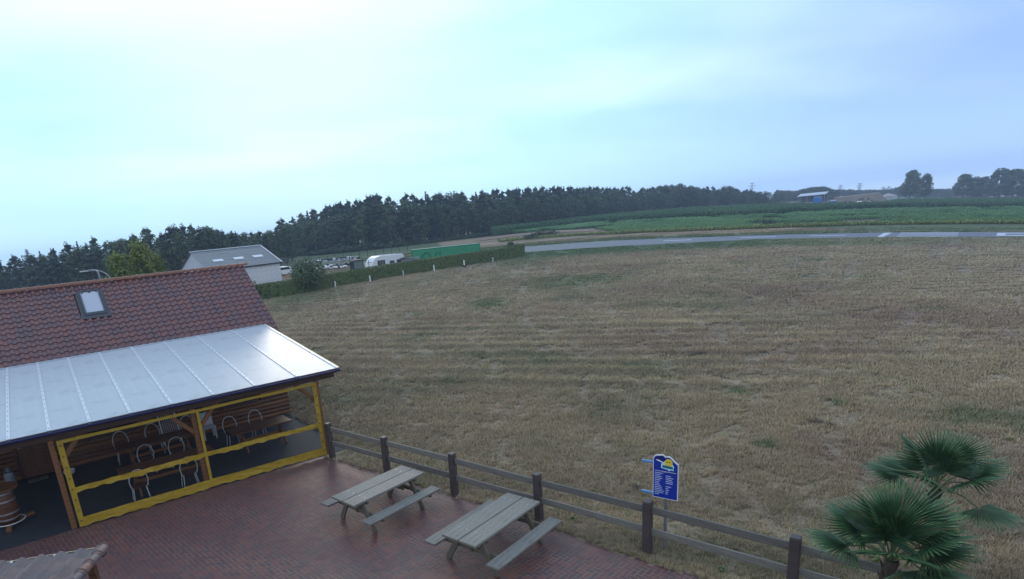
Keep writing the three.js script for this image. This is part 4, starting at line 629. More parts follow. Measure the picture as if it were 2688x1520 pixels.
{
  // forest edge: line of front trees and how high the tops stand in the view
  const TOPS = [[560, 600], [640, 612], [700, 597], [760, 573], [850, 553], [925, 533], [1000, 520], [1100, 513], [1200, 507], [1300, 503], [1400, 497], [1500, 494], [1600, 496], [1700, 492], [1780, 481], [1840, 494], [1910, 490], [1940, 500], [2000, 499], [2066, 503], [2200, 503]];
  const topAt = (u) => { let i = 0; while (i < TOPS.length - 2 && TOPS[i + 1][0] < u) i++; return lerp(TOPS[i][1], TOPS[i + 1][1], clamp((u - TOPS[i][0]) / (TOPS[i + 1][0] - TOPS[i][0]))); };
  const edge = new THREE.CatmullRomCurve3(FOREST_EDGE), r = rngOf(71), L = edge.getLength(), fill = [];
  let made = 0;
  for (let row = 0; row < 6; row++) {
    const step = row === 0 ? 2.7 : row === 1 ? 3.3 : 4.6;
    for (let s = r() * step; s < L; s += step * (0.7 + 0.6 * r())) {
      const p = edge.getPointAt(s / L), tg = edge.getTangentAt(s / L), back = V(tg.z, 0, -tg.x).normalize(); p.addScaledVector(back, 1.5 + row * 4.2 + (r() - .5) * 2.4); p.y = G(p.x, p.z) - 0.05;
      const [u] = seenAt(p), d = rayDir(u, topAt(u)), k = Math.hypot(p.x, p.z) / Math.hypot(d.x, d.z), top = EYE + d.y * k - p.y; if (u < 560 || u > 2120) continue;
      const q = r(), kind = row === 0 ? (q < 0.34 ? 'leafy' : q < 0.55 ? 'birch' : q < 0.84 ? 'oak' : q < 0.95 ? 'pine' : 'spruce') : row === 1 ? (q < 0.3 ? 'leafy' : q < 0.62 ? 'oak' : q < 0.92 ? 'pine' : 'spruce') : (u > 1720 ? (q < 0.6 ? 'oak' : q < 0.8 ? 'leafy' : 'pine') : q < 0.78 ? 'pine' : q < 0.9 ? 'spruce' : 'leafy');
      const zone = u < 880 ? ' by the white shed' : u < 1110 ? ' behind the caravan' : u < 1400 ? ' behind the hedge end' : u < 1680 ? ' beside the crop' : ' at its hazy far end', tt = TREE_TEXT[kind];
      const h = clamp(top, 6, 19) * (row === 0 ? lerp(0.55, 0.86, r()) : row === 1 ? lerp(0.74, 0.98, r()) : lerp(0.86, 1.06, r()));
      if (row < 2 || row === 2 && made < 255) { tree(kind, p, h, r() * 6.28, 1.15 + 0.45 * r(), [tt[0], tt[1] + zone, tt[2]], Math.floor(r() * 4)); made++; } else fill.push([kind, p, h, r() * 6.28, 1 + .3 * r()]);
    }
  }
  // forest part to the side, behind the clubhouse roof
  const LEFT = [[-60, 175, 684], [0, 172, 688], [60, 166, 672], [140, 160, 652], [230, 155, 634], [320, 150, 618], [420, 146, 601], [530, 143, 590], [590, 143, 598], [640, 150, 609], [700, 160, 596], [770, 170, 573]];
  for (let row = 0; row < 4; row++) for (let u = -60; u < 765; u += (row < 1 ? 26 : 34) * (0.7 + 0.6 * r())) {
    let i = 0; while (i < LEFT.length - 2 && LEFT[i + 1][0] < u) i++; const f = clamp((u - LEFT[i][0]) / (LEFT[i + 1][0] - LEFT[i][0])), dist = lerp(LEFT[i][1], LEFT[i + 1][1], f) - 12 + row * 5.5 + (r() - .5) * 3, tv = lerp(LEFT[i][2], LEFT[i + 1][2], f), p = far(u, dist), d = rayDir(u, tv), k = dist / Math.hypot(d.x, d.z), top = EYE + d.y * k - p.y, q = r();
    const kind = q < 0.5 ? 'pine' : q < 0.6 ? 'spruce' : q < 0.85 ? 'leafy' : 'oak', h = clamp(top, 6, 20) * (row === 0 ? lerp(0.75, 0.95, r()) : lerp(0.85, 1.04, r())); p.y -= 0.05;
    if (row < 2) { const t = TREE_TEXT[kind]; tree(kind, p, h, r() * 6.28, 1 + .35 * r(), [t[0], t[1].replace(/ (standing in|rising in|at the front of|in) the forest edge/, ' in the wood behind the clubhouse'), t[2].replace('forest edge', 'wood behind the clubhouse')], Math.floor(r() * 4)); } else fill.push([kind, p, h, r() * 6.28, 1 + .3 * r()]);
  }
  for (const kind of Object.keys(treeKinds)) { const l = fill.filter((f) => f[0] === kind).map(([, p, h, a, w]) => [p.x, p.y, p.z, a, [h / 12 * w, h / 12, h / 12 * w]]); if (!l.length) continue; const v = treeKinds[kind][0], wood = v.wood.clone(); wood.setAttribute('color', new THREE.Float32BufferAttribute(new Float32Array(wood.attributes.position.count * 3).fill(0.08), 3)); scatter('deep_forest', merge([wood, v.crown]), leafMat, l, 'deep part of the ' + kind + ' wood behind the forest edge', 'forest'); }
  // undergrowth along the foot of the forest
  const ug = []; for (let k = 0; k < 900; k++) { const p = edge.getPointAt(r()), [u] = seenAt(p); const tg = rngOf(k)(); p.x += (r() - .5) * 3; p.z += (r() - .5) * 2; ug.push([p.x, G(p.x, p.z), p.z, r() * 6.28, (0.6 + 0.9 * r()) * (u < 1050 ? 1.4 : 0.9)]); }
  const bp = [], bc = []; blob(bp, bc, V(0, 0.5, 0), 1.0, 0.75, 1.0, 90, 0.2, [0.045, 0.075, 0.035], rngOf(44), 0.3); scatter('forest_undergrowth', tri(bp, bc), leafMat, ug, 'low green undergrowth along the foot of the forest', 'undergrowth');
}
function bush(name, label, p, w, h, n, s, c0, c1, seed, group, cat = 'bush') {
  const r = rngOf(seed), pos = [], col = [], wood = []; for (let i = 0; i < 9; i++) { const a = i * 2.4, o = w * 0.28 * Math.sqrt(i / 9) * 1.4, c = V(Math.cos(a) * o, h * (0.32 + 0.42 * r()), Math.sin(a) * o); blob(pos, col, c, w * 0.26, h * 0.3, w * 0.26, n / 9, s, mix3(c0, c1, r()), r, 0.3); wood.push(barkTube([V(0, 0, 0), c], 0.03 * h, 0.01 * h, 4)); }
  const t = thing(name, label, cat, p, 0, group); part('foliage', tri(pos, col), leafMat, t); part('stem', wood, barkDark, t); return t;
}
// ---------------------------------------------------------------- clipped hedge across the airfield edge
{
  const h = thing('clipped_hedge', 'long clipped green hedge at the far side of the mown field', 'hedge'), c = new THREE.CatmullRomCurve3(HEDGE_LINE.map((p, i) => { const q = p.clone(); return q; })), r = rngOf(202), pos = [], col = [], core = [], N = 60, L = c.getLength(), HH = 1.62, D = 0.75;
  for (let i = 0; i < N; i++) { const a = c.getPoint(i / N), b = c.getPoint((i + 1) / N); const bm = beam(V(a.x, a.y + HH * 0.47, a.z), V(b.x, b.y + HH * 0.47, b.z), D * 1.25, HH * 0.86, 0.05); core.push(bm); }
  part('twig_core', core, mat([0.10, 0.085, 0.06], { roughness: 1, map: speck }), h);
  for (let k = 0; k < 17000; k++) {
    const t = r(), p = c.getPointAt(t), tg = c.getTangentAt(t), n = V(tg.z, 0, -tg.x), f = r(), bump = 0.09 * (fbm(t * L / 0.8, 3, 3, 5) - .5), HT = HH + 0.16 * (fbm(t * L / 2.2, 1, 2, 8) - .5) + (t > 0.93 ? 0.12 : 0);
    let off, y, nn; if (f < 0.34) { off = (r() - .5) * 2 * D; y = HT + (r() - .3) * 0.12; nn = V(0, 1, 0); } else { const sd = f < 0.85 ? -1 : 1; off = sd * (D + bump + (r() - .5) * 0.1); y = r() * HT; nn = n.clone().multiplyScalar(sd); }
    nn.add(V(r() - .5, r() - .3, r() - .5)).normalize(); leaf(pos, col, V(p.x + n.x * off, p.y + y, p.z + n.z * off), nn, 0.115, mix3([0.07, 0.108, 0.032], [0.13, 0.175, 0.05], r()), r);
  }
  for (let k = 0; k < 500; k++) { const s = r() < 0.5 ? 0 : 1, e = c.getPointAt(s ? 1 : 0), tg = c.getTangentAt(s ? 1 : 0).multiplyScalar(s ? 1 : -1), n = V(tg.z, 0, -tg.x), o = (r() - .5) * 2 * D; leaf(pos, col, V(e.x + n.x * o + tg.x * 0.08, e.y + r() * HH, e.z + n.z * o + tg.z * .08), tg.clone().add(V(r() - .5, r() - .5, r() - .5)).normalize(), 0.12, [0.06, 0.095, 0.03], r); }
  part('foliage', tri(pos, col), leafMat, h);
  const e = c.getPointAt(0.955), sp = [], sc = []; blob(sp, sc, V(e.x, e.y + HH + 0.35, e.z), 0.55, 0.5, 0.4, 160, 0.13, [0.05, 0.085, 0.03], r, 0.2); part('overgrown_tuft', tri(sp, sc), leafMat, h);
}
bush('loose_shrub', 'loose unclipped shrub growing in front of the clipped hedge', at(812, 766), 4.3, 4.2, 2600, 0.14, [0.05, 0.085, 0.03], [0.10, 0.14, 0.05], 900);
bush('roadside_sapling', 'small sapling beside the clubhouse gable and the hedge', at(664, 792), 1.5, 2.6, 420, 0.12, [0.05, 0.085, 0.03], [0.09, 0.13, 0.05], 901);
{ // yellow-green tree behind the clubhouse ridge
  treeKinds.bright = [{ ...treeGeo('bright', 777, 2.6), bark: barkDark }, { ...treeGeo('bright', 778, 2.6), bark: barkDark }];
  const h = (u, d, v) => { const p = far(u, d), q = rayDir(u, v); return [p, EYE + q.y * d / Math.hypot(q.x, q.z) - p.y]; };
  let [p, k] = h(368, 64, 626); tree('bright', p, k, 0.4, 0.85, ['lime_tree', 'tall yellow green tree behind the clubhouse ridge', 'yellow green trees behind the clubhouse'], 0);
  [p, k] = h(312, 62, 659); tree('bright', p, k, 2.0, 1.05, ['lime_tree', 'lower yellow green tree in front of the taller one behind the ridge', 'yellow green trees behind the clubhouse'], 1);
  [p, k] = h(400, 66, 662); tree('bright', p, k, 4.0, 0.9, ['lime_tree', 'low yellow green tree on the gable side behind the ridge', 'yellow green trees behind the clubhouse'], 1);
}
// ---------------------------------------------------------------- buildings and vehicles behind the hedge
{
  const C = at(742, 741), e = [0.80, -0.60], turn = Math.atan2(-e[1], e[0]); // local x along the front wall, z towards the viewer
  const b = thing('white_shed', 'white rendered shed with a grey corrugated roof and pale rooflights', 'building', C, turn), LEN = 10.6, DEP = 13, EH = 3.0, RH = 5.5;
  part('wall', [box(LEN, EH, DEP, -LEN / 2, EH / 2 - 0.05, -DEP / 2)], mat([0.76, 0.78, 0.80], { map: mottle, roughness: 0.8 }), b);
  part('gable', boxUV(tri([0.002, EH, 0, 0.002, EH, -DEP, 0.002, RH - .05, -DEP / 2, -LEN, EH, -DEP, -LEN, EH, 0, -LEN, RH - .05, -DEP / 2])), mat([0.5, 0.53, 0.58], { roughness: 0.8 }), b);
  const rl = Math.hypot(DEP / 2 + .3, RH - EH + .1), ra = Math.atan2(RH - EH, DEP / 2), corr = (w) => { const pos = [], n = Math.round(w / 0.075), P = (i, z) => [-w / 2 + i * w / n, 0.02 * Math.sin(i * Math.PI / 2), z]; for (let i = 0; i < n; i++) { const a = P(i, rl / 2), c = P(i + 1, rl / 2), d = P(i, -rl / 2), f = P(i + 1, -rl / 2); pos.push(...a, ...c, ...d, ...c, ...f, ...d); } return boxUV(tri(pos)); };
  const cm = mat([0.20, 0.21, 0.22], { map: mottle, roughness: 0.5 }), rf = part('roof', corr(LEN + 0.5), cm, b, [-LEN / 2, (EH + RH) / 2 + 0.06, -DEP / 4 + .1], [ra, 0, 0]); part('roof', corr(LEN + 0.5), cm, b, [-LEN / 2, (EH + RH) / 2 + 0.06, -DEP * 3 / 4 - .1], [-ra, 0, 0]);
  for (let k = 0; k < 6; k++) part('sheet_joint', box(LEN + .5, 0.012, 0.04, 0, 0.03, -rl / 2 + 0.6 + k * 1.15), M.zinc, rf);
  for (const x of [-2.9, 0.2, 3.2]) part('rooflight', box(1.5, 0.02, 0.8, x, 0.04, 0.5), mat([0.6, 0.64, 0.68], { roughness: 0.3 }), rf);
  part('verge_trim', box(0.12, 0.16, rl, LEN / 2 + .28, 0.02, 0), M.white, rf); part('eave_gutter', box(LEN + .5, 0.14, 0.12, 0, -0.07, rl / 2 + .05), M.black, rf); part('ridge_cap', box(LEN + .5, 0.08, 0.3, 0, 0.05, -rl / 2), M.zinc, rf);
}
{ // low roofs just behind the ridge
  const p = far(450, 88), b = thing('low_grey_shed', 'low building with a grey sheet roof half hidden by the clubhouse ridge', 'building', p, rad(25)); part('wall', box(11, 2.6, 5, 0, 1.3, 0), M.whiteDirty, b); part('roof', box(11.6, 0.12, 3.2, 0, 3.1, 1.35), M.zinc, b, null, [0, 0, 0]).rotation.set(0.0, 0, 0); part('roof_back', box(11.6, 0.1, 5.2, 0, 2.72, -0.2), M.zinc, b);
  const q = far(215, 75), c = thing('brown_roofed_house', 'long dark brown roof showing just above the clubhouse ridge', 'building', q, rad(30)), th = rad(32); part('wall', box(16, 2.5, 6, 0, 1.25, 0), M.darkWood, c); const rm = mat([0.045, 0.032, 0.030], { map: mottle, roughness: 0.6 }); part('roof', box(16.6, 0.1, 4.0, 0, 3.35, 1.6), rm, c).rotation.set(0, 0, 0); c.children[1].geometry = boxUV(new THREE.BoxGeometry(16.6, 0.1, 4.0).rotateX(th)).translate(0, 3.45, 1.6); part('roof_back', boxUV(new THREE.BoxGeometry(16.6, 0.1, 4.0).rotateX(-th)).translate(0, 3.45, -1.6), rm, c);
  const l = thing('street_lamp', 'grey street lamp with a curved arm above the clubhouse ridge', 'street lamp', far(279, 46)); const ly = (() => { const q2 = rayDir(214, 713); return EYE + q2.y * 46 / Math.hypot(q2.x, q2.z) - l.position.y; })();
  const side = rayDir(214, 713), sx = V(side.x, 0, side.z).normalize().multiplyScalar(46).sub(V(l.position.x, 0, l.position.z)).setY(0), arm = sx.length(), ud = sx.clone().normalize();
  part('pole', cyl(0.05, 0.075, ly - 0.6, 10, 0, (ly - 0.6) / 2, 0), M.zinc, l); part('arm', tube([V(0, ly - 0.65, 0), ud.clone().multiplyScalar(arm * .15).setY(ly - 0.28), ud.clone().multiplyScalar(arm * .45).setY(ly - 0.02), ud.clone().multiplyScalar(arm * .72).setY(ly + 0.02)], 0.035, 6, 20), M.zinc, l); part('lantern', cbox(0.62, 0.07, 0.16, 0.02), mat([0.62, 0.6, 0.55], { roughness: 0.4 }), l, ud.clone().multiplyScalar(arm * .88).setY(ly).toArray(), [0, Math.atan2(-ud.z, ud.x), 0]);
  const v = thing('roof_vent_pipe', 'short bent grey vent pipe just behind the clubhouse ridge', 'pipe', houseWorld(2.75, roofY(-9.6) - .55, -10.4), HOUSE.turn); part('pipe', tube([V(0, 0, 0), V(0, 0.75, 0), V(-0.05, 0.92, 0), V(-0.2, 0.97, 0)], 0.04, 8, 14), M.zinc, v); part('cowl', cbox(0.14, 0.06, 0.12), M.zinc, v, [-0.26, 0.97, 0]);
  for (const [u, v0, cl, txt] of [[28, 770, [0.5, 0.42, 0.08], 'tiny yellow pennant on a thin pole beyond the clubhouse ridge'], [53, 766, [0.6, 0.6, 0.6], 'tiny pale pennant on a thin pole beyond the clubhouse ridge']]) { const f = thing('pennant', txt, 'flag', far(u, 60)); const q3 = rayDir(u, v0 - 12), hy = EYE + q3.y * 60 / Math.hypot(q3.x, q3.z) - f.position.y; part('pole', cyl(0.025, 0.03, hy, 6, 0, hy / 2, 0), M.zinc, f); part('cloth', [box(0.26, 0.75, 0.015, 0.13, hy - 0.45, 0)], mat(cl), f); }
  const w = thing('lattice_mast', 'distant slim mast with a rounded head above the far trees', 'mast', far(86, 420)); const q4 = rayDir(86, 649), hy = EYE + q4.y * 420 / Math.hypot(q4.x, q4.z) - w.position.y; part('shaft', cyl(0.5, 0.7, hy - 2, 8, 0, (hy - 2) / 2, 0), M.zinc, w); part('head', new THREE.SphereGeometry(1.1, 12, 8).scale(0.8, 1.3, .8).translate(0, hy - 2, 0), M.zinc, w);
}
function standing(u, vTop, h) { let d = 30; while (d < 900) { const p = far(u, d); if (seenAt(V(p.x, p.y + h, p.z))[1] <= vTop) return p; d += 0.5; } return far(u, d); }   // where a thing of that height reaches up to the line
function facing(p) { return Math.atan2(-p.x, -p.z) ; }                    // turn that makes local +z look at the camera
function wheel(parent, r, w, pos) { const t = part('wheel', new THREE.TorusGeometry(r * 0.72, r * 0.28, 8, 18).scale(1, 1, w / (r * .56)), M.rubber, parent, pos); part('rim', cyl(r * 0.5, r * 0.5, w * 0.9, 12).rotateX(Math.PI / 2), M.zinc, t); return t; }
{ // caravan
  const p = standing(998, 670, 2.65), c = thing('touring_caravan', 'white touring caravan parked behind the hedge beside the green container', 'caravan', p, facing(p) + rad(27) + Math.PI), L = 5.0, sh = new THREE.Shape(); // local +x is the front end, seen towards the tractor
  sh.moveTo(-L / 2, 0.45); sh.lineTo(L / 2 - 0.25, 0.45); sh.quadraticCurveTo(L / 2 + 0.02, 0.55, L / 2, 1.2); sh.quadraticCurveTo(L / 2 - 0.05, 1.9, L / 2 - 0.55, 2.35); sh.quadraticCurveTo(L / 2 - 0.9, 2.62, L / 2 - 1.5, 2.62); sh.lineTo(-L / 2 + 0.3, 2.58); sh.quadraticCurveTo(-L / 2, 2.5, -L / 2, 2.1); sh.closePath();
  part('body', new THREE.ExtrudeGeometry(sh, { depth: 2.2, bevelEnabled: true, bevelSize: 0.05, bevelThickness: 0.05, bevelSegments: 2 }).translate(0, 0, -1.1), M.white, c);
  const win = mat([0.10, 0.085, 0.11], { roughness: 0.15 });
  for (const sd of [-1, 1]) { part('window', cbox(1.15, 0.75, 0.03, 0.01), M.glassDark, c, [1.1, 1.72, sd * 1.165]); part('window', cbox(0.72, 0.55, 0.03, 0.01), win, c, [-0.55, 1.6, sd * 1.165]); part('window', cbox(0.9, 0.6, 0.03, 0.01), win, c, [-1.75, 1.62, sd * 1.165]); part('trim_stripe', cbox(4.4, 0.06, 0.02, 0.004), M.zinc, c, [-0.1, 1.12, sd * 1.162]); wheel(c, 0.34, 0.2, [-0.3, 0.34, sd * 0.98]); }
  for (let k = 0; k < 4; k++) part('glazing_bar', cbox(0.025, 0.75, 0.02, .003), M.white, c, [0.75 + k * 0.235, 1.72, -1.187]);
  const fw = part('front_window', cbox(0.03, 0.75, 1.5, 0.01), mat([0.28, 0.3, 0.36], { roughness: 0.15 }), c, [L / 2 - 0.07, 1.58, 0], [0, 0, 0.2]); part('roof_rail', [box(3.4, 0.05, 0.05, -0.8, 2.66, 0.9), box(3.4, 0.05, 0.05, -0.8, 2.66, -0.9)], M.zinc, c); part('roof_hatch', cbox(0.6, 0.1, 0.6, .02), M.whiteDirty, c, [0.4, 2.69, 0]); part('drawbar', [beam(V(L / 2 - .1, 0.45, 0.5), V(L / 2 + 1.1, 0.45, 0), .06, .08), beam(V(L / 2 - .1, 0.45, -0.5), V(L / 2 + 1.1, 0.45, 0), .06, .08)], M.black, c);
}
{ // green shipping container: corrugated sides
  const p = standing(1161, 647, 2.6), c = thing('shipping_container', 'long green corrugated shipping container standing behind the hedge', 'container', p, facing(p) + rad(4)), L = 10.4, D = 2.44, Hh = 2.6, gm = mat([0.05, 0.36, 0.18], { map: mottle, roughness: 0.5 }), g2 = mat([0.025, 0.20, 0.095], { roughness: 0.55 });
  const corr = (w) => { const pos = [], n = Math.round(w / 0.07), Y0 = -Hh / 2 + 0.15, Y1 = Hh / 2 - 0.12, P = (i, y) => [-w / 2 + i * w / n, y, [0, 0, 0.05, 0.05][i % 4]]; for (let i = 0; i < n; i++) { const a = P(i, Y0), b = P(i + 1, Y0), d = P(i, Y1), f = P(i + 1, Y1); pos.push(...a, ...b, ...d, ...b, ...f, ...d); } return boxUV(tri(pos)); };
  part('side_wall', corr(L - .2), gm, c, [0, Hh / 2, D / 2 - 0.06]); part('side_wall', corr(L - .2).rotateY(Math.PI), gm, c, [0, Hh / 2, -D / 2 + 0.06]); part('end_wall', corr(D - .2).rotateY(Math.PI / 2), gm, c, [L / 2 - .06, Hh / 2, 0]); part('end_wall', corr(D - .2).rotateY(-Math.PI / 2), gm, c, [-L / 2 + .06, Hh / 2, 0]);
  for (const sx of [-1, 1]) for (const sz of [-1, 1]) part('corner_post', cbox(0.12, Hh - .02, 0.12, .008), g2, c, [sx * (L / 2 - .06), Hh / 2, sz * (D / 2 - .06)]);
  for (const sz of [-1, 1]) { part('top_rail', cbox(L - .24, 0.11, 0.1, .008), g2, c, [0, Hh - .06, sz * (D / 2 - .05)]); part('bottom_rail', cbox(L - .24, 0.16, 0.1, .008), g2, c, [0, 0.08, sz * (D / 2 - .05)]); }
  part('roof', box(L - .24, 0.03, D - .24, 0, Hh - .05, 0), mat([0.42, 0.44, 0.45], { map: mottle, roughness: 0.5 }), c); part('ring_mark', new THREE.TorusGeometry(0.62, 0.05, 6, 28, 3.6), M.black, c, [-L / 2 + 2.2, 1.35, D / 2 + .02], [0, 0, -.2]); part('ring_mark', new THREE.TorusGeometry(0.4, 0.035, 6, 28, 3.6), M.black, c, [-L / 2 + 4.0, 1.45, D / 2 + .02], [0, 0, -.2]);
  const q = standing(1066, 669, 2.35), w = thing('grey_trailer', 'flat grey tarpaulin covered trailer between caravan and green container', 'trailer', q, facing(q) + rad(-12)); part('cover', [box(2.3, 1.2, 1.6, 0, 1.35, 0)], mat([0.30, 0.32, 0.34], { map: mottle, roughness: 0.7 }), w); part('lid', beam(V(-1.2, 2.0, .3), V(1.0, 2.35, .3), 1.7, 0.06), M.black, w); wheel(w, 0.3, 0.18, [0.2, 0.3, 0.75]); wheel(w, 0.3, 0.18, [0.2, 0.3, -0.75]); part('chassis', box(2.3, 0.12, 1.3, 0, 0.66, 0), M.black, w);
}
{ // tractor
  const p = standing(931, 681, 2.75), t = thing('red_tractor', 'old tractor with a dark cab and red bodywork behind the hedge', 'tractor', p, facing(p) + rad(20)), red = mat([0.35, 0.045, 0.03], { roughness: 0.45 }), grn = mat([0.03, 0.05, 0.045], { roughness: 0.4 });
  part('bonnet', cbox(1.5, 0.6, 0.7, .05), red, t, [1.15, 1.15, 0]); part('chassis', cbox(2.9, 0.35, 0.5, .03), grn, t, [0.5, 0.72, 0]); for (const z of [-.72, .72]) part('mudguard', [new THREE.CylinderGeometry(0.86, 0.86, 0.4, 16, 1, true, -1.4, 2.6).rotateX(Math.PI / 2).translate(-0.55, 0.8, z)], red, t);
  for (const [x, z] of [[-1.05, -.6], [-1.05, .6], [0.28, -.6], [0.28, .6]]) part('cab_pillar', cbox(0.09, 1.35, 0.09), grn, t, [x, 1.95, z]); part('cab_roof', cbox(1.6, 0.14, 1.45, .04), M.black, t, [-0.38, 2.68, 0]); for (const z of [-.6, .6]) part('cab_glass', box(1.2, 1.1, 0.015, -0.38, 1.98, z), mat([0.16, 0.2, 0.2], { roughness: 0.1 }), t); part('windscreen', box(0.015, 1.1, 1.1, 0.28, 1.98, 0), mat([0.3, 0.36, 0.36], { roughness: 0.1 }), t); part('exhaust', cyl(0.04, 0.04, 1.1, 8, 1.2, 1.95, 0.2), M.black, t); part('seat', cbox(0.45, 0.5, 0.5, .03), M.black, t, [-0.6, 1.4, 0]);
  for (const z of [-.72, .72]) { wheel(t, 0.76, 0.4, [-0.55, 0.76, z]); wheel(t, 0.42, 0.24, [1.5, 0.42, z]); }
}
{ // kart track with tyre edge, parked cars, wire fence
  const c = at(858, 693), pos = []; const ring = (a, k) => { const p = V(c.x + Math.cos(a) * 6.5 * k, 0, c.z + Math.sin(a) * 11 * k); p.y = G(p.x, p.z) + 0.05; return p; };
  for (let i = 0; i < 40; i++) { const a = i / 40 * 6.283, b = (i + 1) / 40 * 6.283; for (const q of [ring(a, 1), ring(b, 1), c.clone().setY(G(c.x, c.z) + 0.05)]) pos.push(q.x, q.y, q.z); } structure('yard_paving', boxUV(tri(pos)), mat([0.19, 0.20, 0.22], { map: asphaltTex, roughness: 0.85 }));
  const wall = thing('tyre_barrier', 'low barrier of black and white tyres around the grey yard', 'barrier'); const tg = new THREE.TorusGeometry(0.28, 0.14, 6, 12).rotateX(Math.PI / 2), r = rngOf(8);
  for (let i = 0; i < 44; i++) { const a = Math.PI + 0.25 + i / 44 * 2.7, p = ring(a, 1.02), n = 1 + (i % 5 === 0 ? 0 : 1); for (let k = 0; k < n; k++) part('tyre', tg, r() < 0.42 ? M.white : M.rubber, wall, [p.x, p.y + 0.1 + k * 0.26, p.z]); }
  const kart = (u, d, col, txt) => { const p = at(u, d), k = thing('parked_kart', txt, 'kart', p, r() * 6.28, 'karts parked in the yard'); part('floor_pan', cbox(1.8, 0.08, 0.9), M.black, k, [0, 0.15, 0]); part('nose', cbox(0.4, 0.3, 1.1, .05), col, k, [0.95, 0.3, 0]); for (const z of [-.6, .6]) part('side_pod', cbox(0.8, 0.3, 0.3, .05), col, k, [0, 0.3, z]); part('seat', cbox(0.4, 0.5, 0.45, .08), M.black, k, [-0.3, 0.45, 0]); part('rear_bumper', cbox(0.3, 0.35, 1.2, .05), col, k, [-0.95, 0.35, 0]); for (const [x, z] of [[.65, .55], [.65, -.55], [-.65, .55], [-.65, -.55]]) wheel(k, 0.15, 0.15, [x, 0.15, z]); };
  for (const [u, d, cl, txt] of [[846, 708, M.white, 'white kart nearest the loose shrub in the yard'], [860, 703, M.white, 'white kart second from the loose shrub in the yard'], [874, 707, M.whiteDirty, 'white kart in the middle of the yard row'], [884, 702, M.black, 'black kart in the yard row'], [894, 705, M.white, 'white kart in the yard row near the tractor'], [905, 700, M.black, 'black kart beside the tractor']]) kart(u, d, cl, txt);
  { const p = at(752, 722), k = thing('parked_car', 'white car parked beside the white shed corner', 'car', p, facing(p) + 0.3), sh = new THREE.Shape(); sh.moveTo(-2.1, 0.3); sh.lineTo(2.1, 0.3); sh.quadraticCurveTo(2.2, 0.75, 1.9, 0.82); sh.lineTo(1.0, 0.95); sh.quadraticCurveTo(0.5, 1.45, 0, 1.47); sh.lineTo(-1.2, 1.45); sh.quadraticCurveTo(-1.8, 1.2, -2.1, 0.95); sh.closePath(); part('body', new THREE.ExtrudeGeometry(sh, { depth: 1.6, bevelEnabled: true, bevelSize: .06, bevelThickness: .06, bevelSegments: 2 }).translate(0, 0, -.8), M.white, k); for (const z of [-.87, .87]) { part('side_window', box(1.9, 0.38, 0.02, -0.5, 1.18, z), M.glassDark, k); wheel(k, .32, .2, [1.35, .32, z * .92]); wheel(k, .32, .2, [-1.35, .32, z * .92]); } part('windscreen', box(0.03, 0.5, 1.35, 0.75, 1.2, 0), M.glassDark, k, null, [0, 0, 0]); }
  { const p = at(772, 727), k = thing('sand_heap', 'small heap of orange sand beside the loose shrub', 'heap', p); const g = new THREE.ConeGeometry(1.8, 0.8, 18, 4), q = g.attributes.position; for (let i = 0; i < q.count; i++) q.setXYZ(i, q.getX(i) * (0.8 + .4 * hash(i, 1)), q.getY(i) + .4, q.getZ(i) * (0.8 + .4 * hash(i, 2))); g.computeVertexNormals(); part('heap', boxUV(g), mat([0.30, 0.19, 0.10], { map: speck, roughness: 1 }), k); }
  const fn = thing('wire_fence', 'thin wire fence on posts crossing the tan field behind the caravan', 'fence'), pts = []; for (let u = 735; u <= 1075; u += 21) { const p = at(u, 690 - (u - 864) * 0.125); pts.push(p); part('post', cyl(0.05, 0.05, 1.5, 6, 0, 0.75, 0), M.black, fn, p.toArray()); } for (const y of [0.5, 1.0, 1.4]) part('wire', tube(pts.map((p) => V(p.x, p.y + y, p.z)), 0.012, 4, 60), M.black, fn);
}
// white marker posts along the hedge
for (const [u, v, h, cl, txt] of [[782, 771, 0.45, M.whiteDirty, 'short pale marker peg nearest the clubhouse'], [881, 755, 0.72, M.white, 'white marker post second from the clubhouse'], [972, 740, 0.72, M.white, 'white marker post in front of the hedge below the caravan'], [1059, 724, 0.62, M.whiteDirty, 'dull marker post in front of the hedge below the container end'], [1140, 713, 0.80, M.white, 'tall white marker post in front of the hedge below the container'], [1219, 701, 0.85, M.white, 'white marker post with a dark base near the container corner'], [1294, 688, 0.6, M.whiteDirty, 'dull marker post nearest the free end of the hedge']]) {
  const t = thing('marker_post', txt, 'marker post', at(u, v), 0.4, 'marker posts along the hedge'); part('post', cyl(0.085, 0.095, h, 10, 0, h / 2, 0), cl, t); part('cap', new THREE.SphereGeometry(0.085, 10, 5, 0, 6.283, 0, 1.57).translate(0, h, 0), cl, t); if (u === 1219) part('base', cbox(0.4, 0.25, 0.4, .03), M.black, t, [0, 0.12, 0]);
}
// ---------------------------------------------------------------- across the fields: farm, tall trees, villages, pylons
treeKinds.bigoak = [[880, 6], [881, 6]].map(([s, d]) => ({ ...treeGeo('oak', s, d), bark: barkDark }));
const rise = (u, d, v) => { const p = far(u, d), q = rayDir(u, v); return [p, EYE + q.y * d / Math.hypot(q.x, q.z) - p.y]; };
for (const [u, v, w, h, txt] of [[1392, 628, 3.5, 1.3, 'dark scrub clump nearest the hedge on the sandy strip'], [1418, 623, 4.5, 1.8, 'broad dark scrub clump in the middle of the sandy strip'], [1446, 620, 3.5, 1.7, 'dark scrub clump nearest the crop on the sandy strip'], [1990, 592, 5, 1.5, 'grey green thistle clump at the edge of the crop'], [2012, 591, 4, 1.1, 'smaller grey green thistle clump at the edge of the crop']]) bush('scrub_bush', txt, at(u, v), w, h, 420, 0.16, [0.04, 0.065, 0.035], [0.07, 0.10, 0.05], u, 'scrub at the field edge');
